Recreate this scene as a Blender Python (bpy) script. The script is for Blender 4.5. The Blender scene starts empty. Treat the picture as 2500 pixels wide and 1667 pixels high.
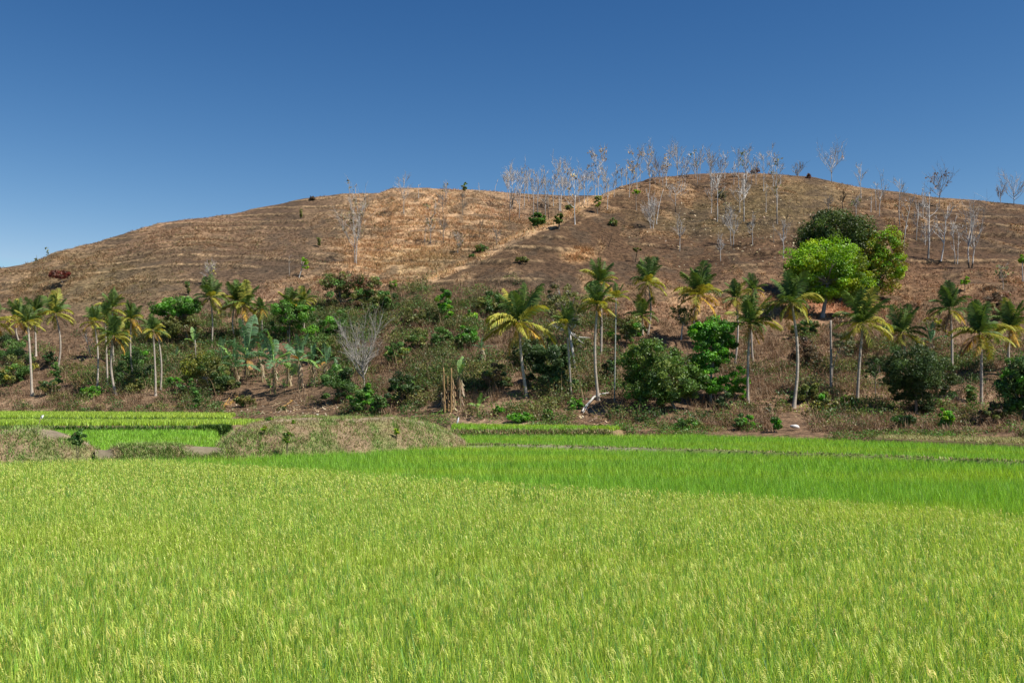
import bpy, math, random
import numpy as np
from mathutils import Vector

SC = bpy.context.scene
COL = SC.collection
rad = math.radians
RNG = np.random.default_rng(11)

# ------------------------------------------------------------------ camera
F, CX, HOR = 2430.0, 1250.0, 960.0        # focal length and horizon in photograph pixels (2500 wide)
ZC = 3.55                                  # eye height over the paddy soil
cd = bpy.data.cameras.new("camera")
cam = bpy.data.objects.new("camera", cd); COL.objects.link(cam)
cam.location = (0, 0, ZC); cam.rotation_euler = (rad(90), 0, 0)
cd.sensor_width = 36.0; cd.lens = 36.0 * F / 2500.0
cd.shift_y = (HOR - 833.5) / 2500.0
cd.clip_start = 0.1; cd.clip_end = 9000
SC.camera = cam

def X(u, Y): return (np.asarray(u) - CX) / F * np.asarray(Y)
def Zat(py, Y): return ZC + (HOR - np.asarray(py)) / F * np.asarray(Y)

# ------------------------------------------------------------------ light
SKYK = 0.73
SUN_EL, SUN_AZ = 53.0, 116.0               # azimuth clockwise from +Y
w = bpy.data.worlds.new("World"); SC.world = w; w.use_nodes = True
nt = w.node_tree; nt.nodes.clear()
sky = nt.nodes.new("ShaderNodeTexSky"); sky.sky_type = 'NISHITA'; sky.sun_disc = False
sky.sun_elevation = rad(SUN_EL); sky.sun_rotation = rad(SUN_AZ)
sky.altitude = 2000; sky.air_density = 1.0; sky.dust_density = 0.0; sky.ozone_density = 10.0
# the deep, contrasty blue of a polarising filter: one response curve per channel over the whole sky
sp = nt.nodes.new("ShaderNodeSeparateColor"); cb = nt.nodes.new("ShaderNodeCombineColor")
nt.links.new(sky.outputs[0], sp.inputs[0])
for ch, (pw, k, mx) in enumerate(((2.2, 10.0, 0.36), (1.56, 1.96, 0.60), (1.16, 0.94, 0.95))):
    a = nt.nodes.new("ShaderNodeMath"); a.operation = 'MULTIPLY'; a.inputs[1].default_value = 0.12
    b = nt.nodes.new("ShaderNodeMath"); b.operation = 'POWER'; b.inputs[1].default_value = pw
    c = nt.nodes.new("ShaderNodeMath"); c.operation = 'MULTIPLY'; c.inputs[1].default_value = k / 0.12 * SKYK
    d = nt.nodes.new("ShaderNodeMath"); d.operation = 'MINIMUM'; d.inputs[1].default_value = mx / 0.12 * SKYK
    nt.links.new(sp.outputs[ch], a.inputs[0]); nt.links.new(a.outputs[0], b.inputs[0]); nt.links.new(b.outputs[0], c.inputs[0]); nt.links.new(c.outputs[0], d.inputs[0]); nt.links.new(d.outputs[0], cb.inputs[ch])
bg = nt.nodes.new("ShaderNodeBackground"); bg.inputs[1].default_value = 0.12
wo = nt.nodes.new("ShaderNodeOutputWorld")
nt.links.new(cb.outputs[0], bg.inputs[0]); nt.links.new(bg.outputs[0], wo.inputs[0])
ld = bpy.data.lights.new("sun", 'SUN'); ld.energy = 5.0; ld.angle = rad(0.5); ld.color = (1.0, 0.94, 0.84)
sun = bpy.data.objects.new("sun", ld); COL.objects.link(sun)
sd = Vector((math.sin(rad(SUN_AZ)) * math.cos(rad(SUN_EL)), math.cos(rad(SUN_AZ)) * math.cos(rad(SUN_EL)), math.sin(rad(SUN_EL))))
sun.rotation_euler = sd.to_track_quat('Z', 'Y').to_euler(); sun.location = (60, -60, 90)
SC.view_settings.view_transform = 'Standard'; SC.view_settings.look = 'None'
SC.view_settings.exposure = 0.48; SC.view_settings.gamma = 1.0
SC.render.engine = 'CYCLES'
SC.cycles.max_bounces = 5; SC.cycles.diffuse_bounces = 3; SC.cycles.transmission_bounces = 3; SC.cycles.glossy_bounces = 2

# ------------------------------------------------------------------ noise
def _hash(ix, iy, seed):
    n = (ix * 374761393 + iy * 668265263 + seed * 1442695041) & 0xFFFFFFFF
    n = ((n ^ (n >> 13)) * 1274126177) & 0xFFFFFFFF
    n = n ^ (n >> 16)
    return (n & 0xFFFFFF) / float(0xFFFFFF)
def vnoise(x, y, seed=0):
    x = np.asarray(x, float); y = np.asarray(y, float)
    ix = np.floor(x).astype(np.int64); iy = np.floor(y).astype(np.int64)
    fx = x - ix; fy = y - iy
    fx = fx * fx * (3 - 2 * fx); fy = fy * fy * (3 - 2 * fy)
    a = _hash(ix, iy, seed); b = _hash(ix + 1, iy, seed); c = _hash(ix, iy + 1, seed); d = _hash(ix + 1, iy + 1, seed)
    return (a + (b - a) * fx) * (1 - fy) + (c + (d - c) * fx) * fy
def fbm(x, y, seed=0, octv=4):
    s = 0; a = 1.0; t = 0
    for o in range(octv):
        s = s + a * vnoise(np.asarray(x) * 2 ** o, np.asarray(y) * 2 ** o, seed + o * 17); t += a; a *= 0.5
    return s / t
def sstep(a, b, x): t = np.clip((x - a) / (b - a), 0, 1); return t * t * (3 - 2 * t)
def I(xs, ys): return lambda u: np.interp(u, xs, ys)

# ------------------------------------------------------------------ hill height field in (u, Y): u is the direction, Y the depth
footY = I([-900, -400, 0, 300, 600, 900, 1100, 1490, 1700, 2139, 2500, 3400], [118, 113, 106, 102, 97, 90, 84, 78, 74, 69, 63, 52])
footZ = I([-400, 600, 1100, 1490, 1700, 3400], [0.7, 0.7, 0.3, 0.1, -0.2, -0.2])
ridB = I([-900, -400, 0, 80, 128, 266, 383, 446, 563, 744, 840, 925, 957, 1042, 1169, 1254, 1382, 1488, 1700, 2000, 2600, 3400],
         [800, 745, 654, 638, 614, 579, 544, 535, 521, 484, 473, 473, 460, 459, 466, 473, 478, 478, 500, 560, 640, 700])
ridBY = I([-900, 0, 500, 950, 1400, 3400], [180, 190, 220, 245, 250, 250])
ridA = I([500, 700, 820, 900, 999, 1063, 1169, 1254, 1371, 1435, 1509, 1595, 1701, 1807, 1913, 1988, 2073, 2179, 2285, 2392, 2500, 3400],
         [1250, 1010, 880, 790, 702, 675, 627, 579, 531, 491, 457, 434, 427, 425, 428, 434, 452, 468, 484, 491, 500, 560])
ridAY = I([500, 700, 820, 900, 999, 1063, 1169, 1254, 1371, 1435, 1509, 1701, 2000, 2500, 3400], [110, 115, 122, 130, 137, 142, 150, 158, 168, 179, 190, 205, 200, 185, 170])
def _one(u, Y, ridge, ridY, p):
    fy = footY(u); ry = ridY(u); pf = HOR - (footZ(u) - ZC) * F / fy
    t = np.clip((Y - fy) / np.maximum(ry - fy, 1.0), -0.2, 1)
    e = np.where(t >= 0, 1 - (1 - np.maximum(t, 0)) ** p, t * 0.6)
    py = pf + (ridge(u) - pf) * e
    z = Zat(py, np.minimum(Y, ry))
    back = np.maximum(Y - ry, 0)
    return z - back * 0.22 - np.minimum(back, 60) ** 2 * 0.004
def hill(u, Y):
    u = np.asarray(u, float); Y = np.asarray(Y, float)
    b = _one(u, Y, ridB, ridBY, 1.30); a = _one(u, Y, ridA, ridAY, 1.30)
    k = 1.6
    m = np.maximum(a, b); z = m + np.log(np.exp(np.clip((a - m) / k, -30, 0)) + np.exp(np.clip((b - m) / k, -30, 0))) * k * 0.6
    x = X(u, Y); f = sstep(0, 14, Y - footY(u))
    fade = 1 - 0.75 * np.maximum(np.exp(-((Y - ridAY(u)) / 9) ** 2), np.exp(-((Y - ridBY(u)) / 9) ** 2))
    z = z + f * fade * ((fbm(x / 22, Y / 22, 3, 4) - 0.5) * 3.4 + (fbm(x / 4.5, Y / 4.5, 9, 3) - 0.5) * 0.8)
    # rows of narrow ledges that follow the contours
    S = 2.0 + 0.5 * vnoise(x / 60, Y / 60, 77)
    ph = z / 2.5 + (fbm(x / 30, Y / 30, 21, 2) - 0.5) * 2.6 + (fbm(x / 9, Y / 12, 25, 2) - 0.5) * 0.35
    fr = ph - np.floor(ph)
    amp = 0.75 * sstep(0.34, 0.46, fbm(x / 14, Y / 7, 31, 3)) * sstep(6, 25, Y - footY(u))
    z = z + amp * fade * (sstep(0.50, 0.72, fr) - fr)
    return z - np.maximum(footY(u) - Y, 0) * 0.9
def ledge(u, Y, z):
    x = X(u, Y)
    ph = z / 2.5 + (fbm(x / 30, Y / 30, 21, 2) - 0.5) * 2.6 + (fbm(x / 9, Y / 12, 25, 2) - 0.5) * 0.35
    return ph - np.floor(ph), sstep(0.34, 0.46, fbm(x / 14, Y / 7, 31, 3))
def base_at(u, py):
    """the point of the hill that stands at this direction and elevation"""
    Ys = np.linspace(footY(u), 300, 2400)
    z = hill(np.full_like(Ys, u), Ys)
    p = HOR - (z - ZC) * F / Ys
    k = np.argmax(p <= py) if np.any(p <= py) else int(np.argmin(p))
    Y = float(Ys[k]); return np.array([float(X(u, Y)), Y, float(z[k])])

# colour of the hill's own soil and grass, in (u, py)
def ell(u, py, cx, cy, rx, ry, soft=0.5): return 1 - sstep(1 - soft, 1 + soft, np.sqrt(((u - cx) / rx) ** 2 + ((py - cy) / ry) ** 2))
def mix(c, d, m): return c * (1 - m[..., None]) + np.array(d) * m[..., None]
STRAW, DARK, EARTH = (0.46, 0.315, 0.175), (0.058, 0.041, 0.026), (0.195, 0.128, 0.078)
def hillcol(u, py, x, Y):
    c = np.ones(np.shape(u) + (3,)) * np.array(EARTH)
    n1 = fbm(x / 9, Y / 14, 41, 4); n2 = fbm(x / 30, Y / 30, 51, 3); n3 = fbm(x / 2.6, Y / 3.2, 61, 3)
    wob = (n1 - 0.5) * 60
    uu = u + wob * 1.4; pp = py + wob * 0.6
    c = mix(c, (0.30, 0.205, 0.115), 0.75 * sstep(0.48, 0.66, n1))
    c = mix(c, (0.115, 0.082, 0.05), 0.8 * sstep(0.50, 0.64, n2))
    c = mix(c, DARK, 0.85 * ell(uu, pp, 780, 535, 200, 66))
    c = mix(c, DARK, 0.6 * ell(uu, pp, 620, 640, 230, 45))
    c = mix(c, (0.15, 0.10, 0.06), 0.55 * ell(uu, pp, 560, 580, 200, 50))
    c = mix(c, (0.15, 0.13, 0.06), 0.45 * ell(uu, pp, 190, 690, 210, 60))
    c = mix(c, STRAW, 0.8 * ell(uu, pp, 1080, 560, 230, 110, .7))
    c = mix(c, STRAW, 0.55 * ell(uu, pp, 980, 655, 190, 60))
    c = mix(c, (0.30, 0.27, 0.11), 0.35 * ell(uu, pp, 1060, 650, 110, 40))
    c = mix(c, (0.27, 0.18, 0.11), 0.6 * ell(uu, pp, 1290, 500, 140, 30))
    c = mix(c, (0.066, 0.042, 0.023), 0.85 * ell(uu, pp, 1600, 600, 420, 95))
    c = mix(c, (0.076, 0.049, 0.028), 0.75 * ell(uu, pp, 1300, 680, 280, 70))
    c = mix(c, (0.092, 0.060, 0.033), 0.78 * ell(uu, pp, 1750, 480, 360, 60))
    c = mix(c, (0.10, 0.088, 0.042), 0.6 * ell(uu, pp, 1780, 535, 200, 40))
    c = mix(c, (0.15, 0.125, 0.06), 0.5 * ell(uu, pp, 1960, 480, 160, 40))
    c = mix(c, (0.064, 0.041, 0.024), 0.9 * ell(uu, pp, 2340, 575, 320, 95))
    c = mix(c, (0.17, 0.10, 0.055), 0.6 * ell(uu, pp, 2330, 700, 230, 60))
    c = mix(c, (0.25, 0.11, 0.06), 0.7 * ell(uu, pp, 2050, 755, 110, 45))
    c = mix(c, (0.40, 0.26, 0.13), 0.8 * ell(uu, py, 1402, 622, 40, 20))
    # straw-coloured grass along the edge of the spur
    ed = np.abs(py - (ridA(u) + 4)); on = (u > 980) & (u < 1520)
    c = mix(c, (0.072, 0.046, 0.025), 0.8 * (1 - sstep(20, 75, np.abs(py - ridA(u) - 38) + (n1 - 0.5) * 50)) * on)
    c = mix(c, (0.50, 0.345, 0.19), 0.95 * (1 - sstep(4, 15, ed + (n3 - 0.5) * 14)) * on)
    n4 = fbm(x / 1.1, Y / 1.9, 67, 2)
    c = c * (0.60 + 0.50 * n3 + 0.30 * n4)[..., None]
    c = mix(c, (0.31, 0.215, 0.12), (0.25 + 0.3 * (u > 900)) * sstep(0.57, 0.66, fbm(x / 3.4, Y / 6.0, 69, 3)) * (py < 760))
    c = mix(c, (0.065, 0.05, 0.033), 0.6 * sstep(0.58, 0.66, fbm(x / 2.8, Y / 5.0, 79, 3)) * (py < 760))
    c = c * np.array((1.08, 1.02, 1.02)) * (1 - np.array((0.0, 0.04, 0.08)) * sstep(1300, 1500, u)[..., None])
    low = sstep(720, 860, py)
    c = mix(c, (0.150, 0.096, 0.058), 0.75 * low)
    c = mix(c, (0.30, 0.205, 0.13), low * sstep(0.56, 0.68, n1) * 0.7)
    return c

# ------------------------------------------------------------------ materials
def newmat(name):
    m = bpy.data.materials.new(name); m.use_nodes = True
    t = m.node_tree; t.nodes.clear()
    o = t.nodes.new("ShaderNodeOutputMaterial")
    return m, t, o
def attr_col(t, jitter=0.0):
    a = t.nodes.new("ShaderNodeAttribute"); a.attribute_name = "col"
    return a.outputs["Color"]
def leaf_mat(name, trans=0.35, gloss=0.06, rough=0.45):
    m, t, o = newmat(name); L = t.links.new
    c = attr_col(t)
    d = t.nodes.new("ShaderNodeBsdfDiffuse"); tr = t.nodes.new("ShaderNodeBsdfTranslucent"); g = t.nodes.new("ShaderNodeBsdfGlossy")
    g.inputs["Roughness"].default_value = rough
    L(c, d.inputs["Color"])
    hs = t.nodes.new("ShaderNodeHueSaturation"); hs.inputs["Hue"].default_value = 0.488; hs.inputs["Saturation"].default_value = 1.1; hs.inputs["Value"].default_value = 1.25
    L(c, hs.inputs["Color"]); L(hs.outputs[0], tr.inputs["Color"])
    m1 = t.nodes.new("ShaderNodeMixShader"); m1.inputs[0].default_value = trans
    L(d.outputs[0], m1.inputs[1]); L(tr.outputs[0], m1.inputs[2])
    m2 = t.nodes.new("ShaderNodeMixShader"); m2.inputs[0].default_value = gloss
    L(m1.outputs[0], m2.inputs[1]); L(g.outputs[0], m2.inputs[2]); L(m2.outputs[0], o.inputs[0])
    return m
def rough_mat(name, scale=3.0, lo=0.7, hi=1.25, bump=0.4, dist=0.05, attr=True, colour=(0.2, 0.2, 0.2), stretch=(1, 1, 1)):
    m, t, o = newmat(name); L = t.links.new
    p = t.nodes.new("ShaderNodeBsdfPrincipled"); p.inputs["Roughness"].default_value = 0.9
    p.inputs["Specular IOR Level"].default_value = 0.15
    tc = t.nodes.new("ShaderNodeTexCoord"); mp = t.nodes.new("ShaderNodeMapping"); mp.inputs["Scale"].default_value = stretch
    L(tc.outputs["Object"], mp.inputs[0])
    n = t.nodes.new("ShaderNodeTexNoise"); n.inputs["Scale"].default_value = scale; n.inputs["Detail"].default_value = 6; n.inputs["Roughness"].default_value = 0.65
    L(mp.outputs[0], n.inputs["Vector"])
    r = t.nodes.new("ShaderNodeMapRange"); r.inputs[1].default_value = 0.36; r.inputs[2].default_value = 0.64; r.inputs[3].default_value = lo; r.inputs[4].default_value = hi
    L(n.outputs[0], r.inputs[0])
    v = t.nodes.new("ShaderNodeVectorMath"); v.operation = 'SCALE'
    if attr: L(attr_col(t), v.inputs[0])
    else: v.inputs[0].default_value = colour
    L(r.outputs[0], v.inputs["Scale"]); L(v.outputs[0], p.inputs["Base Color"])
    b = t.nodes.new("ShaderNodeBump"); b.inputs["Strength"].default_value = bump; b.inputs["Distance"].default_value = dist
    L(n.outputs[0], b.inputs["Height"]); L(b.outputs[0], p.inputs["Normal"]); L(p.outputs[0], o.inputs[0])
    return m
M_RICE = leaf_mat("rice_leaf", 0.42, 0.025, 0.5)
M_LEAF = leaf_mat("tree_leaf", 0.32, 0.03, 0.5)
M_PALM = leaf_mat("palm_leaf", 0.28, 0.03, 0.65)
M_BAN = leaf_mat("banana_leaf", 0.30, 0.05, 0.6)
M_DRY = leaf_mat("dry_leaf", 0.20, 0.02, 0.6)
M_HILL = rough_mat("hill_soil", 1.5, 0.45, 1.6, 0.8, 0.5)
M_SOIL = rough_mat("paddy_soil", 1.2, 0.7, 1.3, 0.5, 0.1)
M_BARK = rough_mat("bark", 2.2, 0.65, 1.2, 0.5, 0.03, stretch=(1, 1, 0.35))
M_PTRUNK = rough_mat("palm_trunk_bark", 1.4, 0.72, 1.15, 0.7, 0.04, stretch=(0.6, 0.6, 4.0))
M_ROCK = rough_mat("pale_rock", 2.5, 0.8, 1.1, 0.4, 0.04)
M_CLOTH = rough_mat("plastic_sheet", 6, 0.92, 1.04, 0.3, 0.02)

# ------------------------------------------------------------------ mesh helpers
def build(name, V, faces, colr, mat, parent=None, smooth=False):
    V = np.ascontiguousarray(V, dtype=np.float32)
    me = bpy.data.meshes.new(name)
    me.vertices.add(len(V)); me.vertices.foreach_set("co", V.ravel())
    idx = np.concatenate([np.asarray(f, dtype=np.int32).ravel() for f in faces if len(f)])
    cnt = np.concatenate([np.full(len(f), np.asarray(f).shape[1], dtype=np.int32) for f in faces if len(f)])
    st = np.concatenate([[0], np.cumsum(cnt)[:-1]]).astype(np.int32)
    me.loops.add(len(idx)); me.loops.foreach_set("vertex_index", idx)
    me.polygons.add(len(cnt)); me.polygons.foreach_set("loop_start", st)
    if smooth: me.polygons.foreach_set("use_smooth", np.ones(len(cnt), dtype=bool))
    me.update(calc_edges=True)
    ca = me.color_attributes.new("col", 'FLOAT_COLOR', 'POINT')
    c = np.ones((len(V), 4), dtype=np.float32)
    c[:, :3] = np.asarray(colr, dtype=np.float32) if np.ndim(colr) == 2 else np.asarray(colr, dtype=np.float32)[None, :]
    ca.data.foreach_set("color", c.ravel())
    me.materials.append(mat)
    o = bpy.data.objects.new(name, me); COL.objects.link(o)
    if parent is not None: o.parent = parent
    return o
def empty(name, loc):
    o = bpy.data.objects.new(name, None); COL.objects.link(o); o.location = [float(a) for a in loc]; o.empty_display_size = 0.3
    return o
def tag(o, label, cat, group=None, kind=None):
    if label: o["label"] = label
    if cat: o["category"] = cat
    if group: o["group"] = group
    if kind: o["kind"] = kind
    return o
class Acc:
    def __init__(s): s.V = []; s.Q = []; s.T = []; s.C = []; s.n = 0
    def add(s, V, Fq=None, Ft=None, C=(0.2, 0.2, 0.2)):
        V = np.asarray(V, float)
        if Fq is not None and len(Fq): s.Q.append(np.asarray(Fq) + s.n)
        if Ft is not None and len(Ft): s.T.append(np.asarray(Ft) + s.n)
        C = np.asarray(C, float); C = np.broadcast_to(C, (len(V), 3)) if C.ndim == 1 else C
        s.V.append(V); s.C.append(C); s.n += len(V)
    def out(s, name, mat, parent=None, smooth=False):
        if not s.V: return None
        fs = []
        if s.Q: fs.append(np.concatenate(s.Q))
        if s.T: fs.append(np.concatenate(s.T))
        return build(name, np.concatenate(s.V), fs, np.concatenate(s.C), mat, parent, smooth)
def tube(acc, P, R, C, sides=6, cap=True):
    P = np.asarray(P, float); R = np.asarray(R, float); k = len(P)
    T = np.gradient(P, axis=0); T /= np.linalg.norm(T, axis=1)[:, None] + 1e-9
    ref = np.array([0.31, 0.95, 0.05]) if abs(T[0][2]) > 0.8 else np.array([0, 0, 1.0])
    A = np.cross(T, ref); A /= np.linalg.norm(A, axis=1)[:, None] + 1e-9
    B = np.cross(T, A)
    an = np.linspace(0, 2 * np.pi, sides, endpoint=False)
    V = P[:, None, :] + R[:, None, None] * (np.cos(an)[None, :, None] * A[:, None, :] + np.sin(an)[None, :, None] * B[:, None, :])
    V = V.reshape(-1, 3)
    i = np.arange(k - 1)[:, None] * sides; j = np.arange(sides)[None, :]; jn = (j + 1) % sides
    Q = np.stack([i + j, i + jn, i + sides + jn, i + sides + j], -1).reshape(-1, 4)
    C = np.asarray(C, float)
    if C.ndim == 2: C = np.repeat(C, sides, axis=0)
    Tt = None
    if cap:
        V = np.concatenate([V, P[-1:]]); c = k * sides
        Tt = [[(k - 1) * sides + a, (k - 1) * sides + (a + 1) % sides, c] for a in range(sides)]
        if C.ndim == 2: C = np.concatenate([C, C[-1:]])
    acc.add(V, Q, Tt, C)
def blades(acc, P, az, L, W, lean, bend, nseg, C, yaw=None):
    N = len(P); s = np.linspace(0, 1, nseg + 1)[None, :]
    L = np.broadcast_to(L, (N,))[:, None]; W = np.broadcast_to(W, (N,))[:, None]
    lean = np.broadcast_to(lean, (N,))[:, None]; bend = np.broadcast_to(bend, (N,))[:, None]
    hor = L * (lean * s + bend * s * s); ver = L * (s - 0.55 * bend * s * s - 0.3 * lean ** 2 * s)
    cx, sx = np.cos(az)[:, None], np.sin(az)[:, None]
    ctr = np.stack([P[:, 0:1] + hor * cx, P[:, 1:2] + hor * sx, P[:, 2:3] + ver], -1)
    yw = az + np.pi / 2 if yaw is None else yaw
    wd = np.stack([np.cos(yw), np.sin(yw), np.zeros(N)], -1)[:, None, :]
    ww = (W * np.clip(1.02 - s ** 2.2, 0.04, 1) * 0.5)[..., None]
    V = np.stack([ctr - wd * ww, ctr + wd * ww], 2).reshape(-1, 3)
    k = (nseg + 1) * 2
    b = (np.arange(N) * k)[:, None]; i = (np.arange(nseg) * 2)[None, :]
    Q = np.stack([b + i, b + i + 1, b + i + 3, b + i + 2], -1).reshape(-1, 4)
    acc.add(V, Q, None, np.repeat(C, k, axis=0))
def leaf_quads(acc, P, size, C, rng, up=0.4, aspect=0.55, out=None):
    N = len(P)
    nrm = rng.normal(size=(N, 3)); nrm /= np.linalg.norm(nrm, axis=1)[:, None]
    if out is not None: nrm += out * 0.7
    nrm[:, 2] += up; nrm /= np.linalg.norm(nrm, axis=1)[:, None]
    a = np.cross(nrm, rng.normal(size=(N, 3))); a /= np.linalg.norm(a, axis=1)[:, None] + 1e-9
    b = np.cross(nrm, a)
    sz = np.broadcast_to(size, (N,))[:, None] * rng.uniform(0.65, 1.3, (N, 1))
    V = np.stack([P - a * sz * 0.5, P - b * sz * 0.5 * aspect + nrm * sz * 0.06, P + a * sz * 0.55, P + b * sz * 0.5 * aspect + nrm * sz * 0.06], 1).reshape(-1, 3)
    Q = np.arange(N * 4).reshape(-1, 4)
    acc.add(V, Q, None, np.repeat(C, 4, axis=0))
def pal(rng, n, cols, jit=0.18):
    c = np.array(cols)[rng.integers(0, len(cols), n)]
    return np.clip(c * (1 + rng.normal(0, jit, (n, 1))) * (1 + rng.normal(0, 0.05, (n, 3))), 0.005, 0.9)
def in_poly(x, y, P):
    r = np.zeros(len(x), bool); n = len(P)
    for i in range(n):
        x1, y1 = P[i]; x2, y2 = P[(i + 1) % n]
        c = ((y1 > y) != (y2 > y)) & (x < (x2 - x1) * (y - y1) / (y2 - y1 + 1e-12) + x1)
        r ^= c
    return r
def W2(poly): return [(float(X(u, Y)), float(Y)) for u, Y in poly]
def scatter(poly, dens, rng):
    P = np.array(poly); x0, y0 = P.min(0); x1, y1 = P.max(0)
    n = int((x1 - x0) * (y1 - y0) * dens)
    x = rng.uniform(x0, x1, n); y = rng.uniform(y0, y1, n)
    k = in_poly(x, y, poly); return x[k], y[k]

# ------------------------------------------------------------------ ground, terraces, mounds
def grid_obj(name, xs, ys, zf, cf, mat, smooth=True):
    Xg, Yg = np.meshgrid(xs, ys); Zg = zf(Xg, Yg)
    V = np.stack([Xg, Yg, Zg], -1).reshape(-1, 3); nx = len(xs)
    i = np.arange(len(ys) - 1)[:, None] * nx + np.arange(nx - 1)[None, :]
    Q = np.stack([i, i + 1, i + nx + 1, i + nx], -1).reshape(-1, 4)
    return build(name, V, [Q], cf(Xg, Yg).reshape(-1, 3), mat, None, smooth)
gx = np.concatenate([np.linspace(-4000, -150, 12), np.linspace(-140, 140, 141), np.linspace(150, 4000, 12)])
gy = np.concatenate([np.linspace(-1500, -30, 8), np.linspace(-28, 130, 80), np.linspace(150, 5000, 14)])
def gcol(x, y):
    n = fbm(x / 3, y / 3, 5, 3); return mix(np.ones(np.shape(x) + (3,)) * np.array((0.075, 0.062, 0.035)), (0.07, 0.10, 0.03), sstep(0.4, 0.6, n))
tag(grid_obj("ground", gx, gy, lambda x, y: (fbm(x / 5, y / 5, 8, 2) - 0.5) * 0.06 * (np.abs(x) < 200), gcol, M_SOIL), None, None, kind="structure")

# the hill, one sheet, on rays fanning out from the road
us = np.arange(-900, 3401, 6.0)
ss = np.concatenate([np.linspace(-0.035, 1.0, 520), np.linspace(1.004, 1.12, 40), np.linspace(1.15, 2.3, 20)])
U, S_ = np.meshgrid(us, ss)
FY = footY(U); RY = np.maximum(ridBY(U), np.where(U > 1300, ridAY(U), 0))
YY = FY + (RY - FY) * S_
ZZ = hill(U, YY); XX = X(U, YY)
PY = HOR - (ZZ - ZC) * F / YY
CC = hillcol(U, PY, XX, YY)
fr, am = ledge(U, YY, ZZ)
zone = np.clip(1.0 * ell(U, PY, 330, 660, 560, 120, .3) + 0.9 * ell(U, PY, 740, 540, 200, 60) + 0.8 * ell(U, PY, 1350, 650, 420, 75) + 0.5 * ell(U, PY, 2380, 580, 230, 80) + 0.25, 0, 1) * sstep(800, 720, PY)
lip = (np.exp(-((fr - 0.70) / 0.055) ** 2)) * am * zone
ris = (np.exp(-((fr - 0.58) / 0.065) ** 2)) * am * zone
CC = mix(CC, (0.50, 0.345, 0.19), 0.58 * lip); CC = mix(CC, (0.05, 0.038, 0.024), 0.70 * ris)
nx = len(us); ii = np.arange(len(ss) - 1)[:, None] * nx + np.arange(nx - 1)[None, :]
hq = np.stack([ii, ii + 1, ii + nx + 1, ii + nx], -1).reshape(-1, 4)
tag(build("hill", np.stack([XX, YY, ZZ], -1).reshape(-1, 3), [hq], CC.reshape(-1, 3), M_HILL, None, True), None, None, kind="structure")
del XX, YY, ZZ, CC, U, S_, PY, FY, RY

def slab(name, poly, z, col):
    """a paddy terrace: flat earth top with battered earth sides"""
    n = len(poly); c = np.mean(poly, axis=0)
    pts = []
    for i in range(n):
        a = np.array(poly[i]); b = np.array(poly[(i + 1) % n]); m = max(2, int(np.linalg.norm(b - a) / 0.8))
        for k in range(m): pts.append(a + (b - a) * k / m)
    pts = np.array(pts); n = len(pts); d = pts - c; d /= np.linalg.norm(d, axis=1)[:, None]
    wob = (fbm(pts[:, 0] / 1.5, pts[:, 1] / 1.5, 90, 3) - 0.5)
    rings = []
    for t, o in ((-0.15, 0.55), (0.45, 0.30), (0.9, 0.12), (1.0, -0.05)):
        p = pts + d * (o + wob[:, None] * 0.5); rings.append(np.c_[p, np.full(n, z * t) + (wob * 0.15 if 0 < t < 1 else 0)])
    V = np.concatenate(rings + [np.array([[c[0], c[1], z]])])
    Q = []; j = np.arange(n); jn = (j + 1) % n
    for r in range(3): Q.append(np.stack([r * n + j, r * n + jn, (r + 1) * n + jn, (r + 1) * n + j], -1))
    T = np.stack([3 * n + j, 3 * n + jn, np.full(n, 4 * n)], -1)
    nn = fbm(V[:, 0], V[:, 1] + V[:, 2] * 3, 12, 3)
    C = np.array(col)[None, :] * (0.7 + 0.6 * nn[:, None])
    return tag(build(name, V, [np.concatenate(Q), T], C, M_SOIL), None, None, kind="structure")
T1 = W2([(-420, 49), (150, 49.5), (560, 49.0), (545, 60), (520, 76), (-420, 76)])
T2 = W2([(-420, 76.3), (500, 76.3), (640, 79), (640, 85), (-420, 85)])
T3 = W2([(-420, 85.2), (560, 85.2), (575, 97), (300, 102.5), (-420, 112)])
T4 = W2([(1105, 72.6), (1490, 73.4), (1520, 77.5), (1330, 80), (1105, 83.8)])
TAN = W2([(2137, 64), (2500, 57), (2900, 52), (2900, 60), (2500, 64), (2160, 69.5)])
slab("terrace_ground", T1, 0.35, (0.13, 0.10, 0.06)); slab("terrace_ground", T2, 1.05, (0.16, 0.11, 0.07))
slab("terrace_ground", T3, 1.34, (0.16, 0.11, 0.07)); slab("terrace_ground", T4, 0.75, (0.22, 0.155, 0.085)); slab("terrace_ground", TAN, 0.66, (0.15, 0.11, 0.055))

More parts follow.
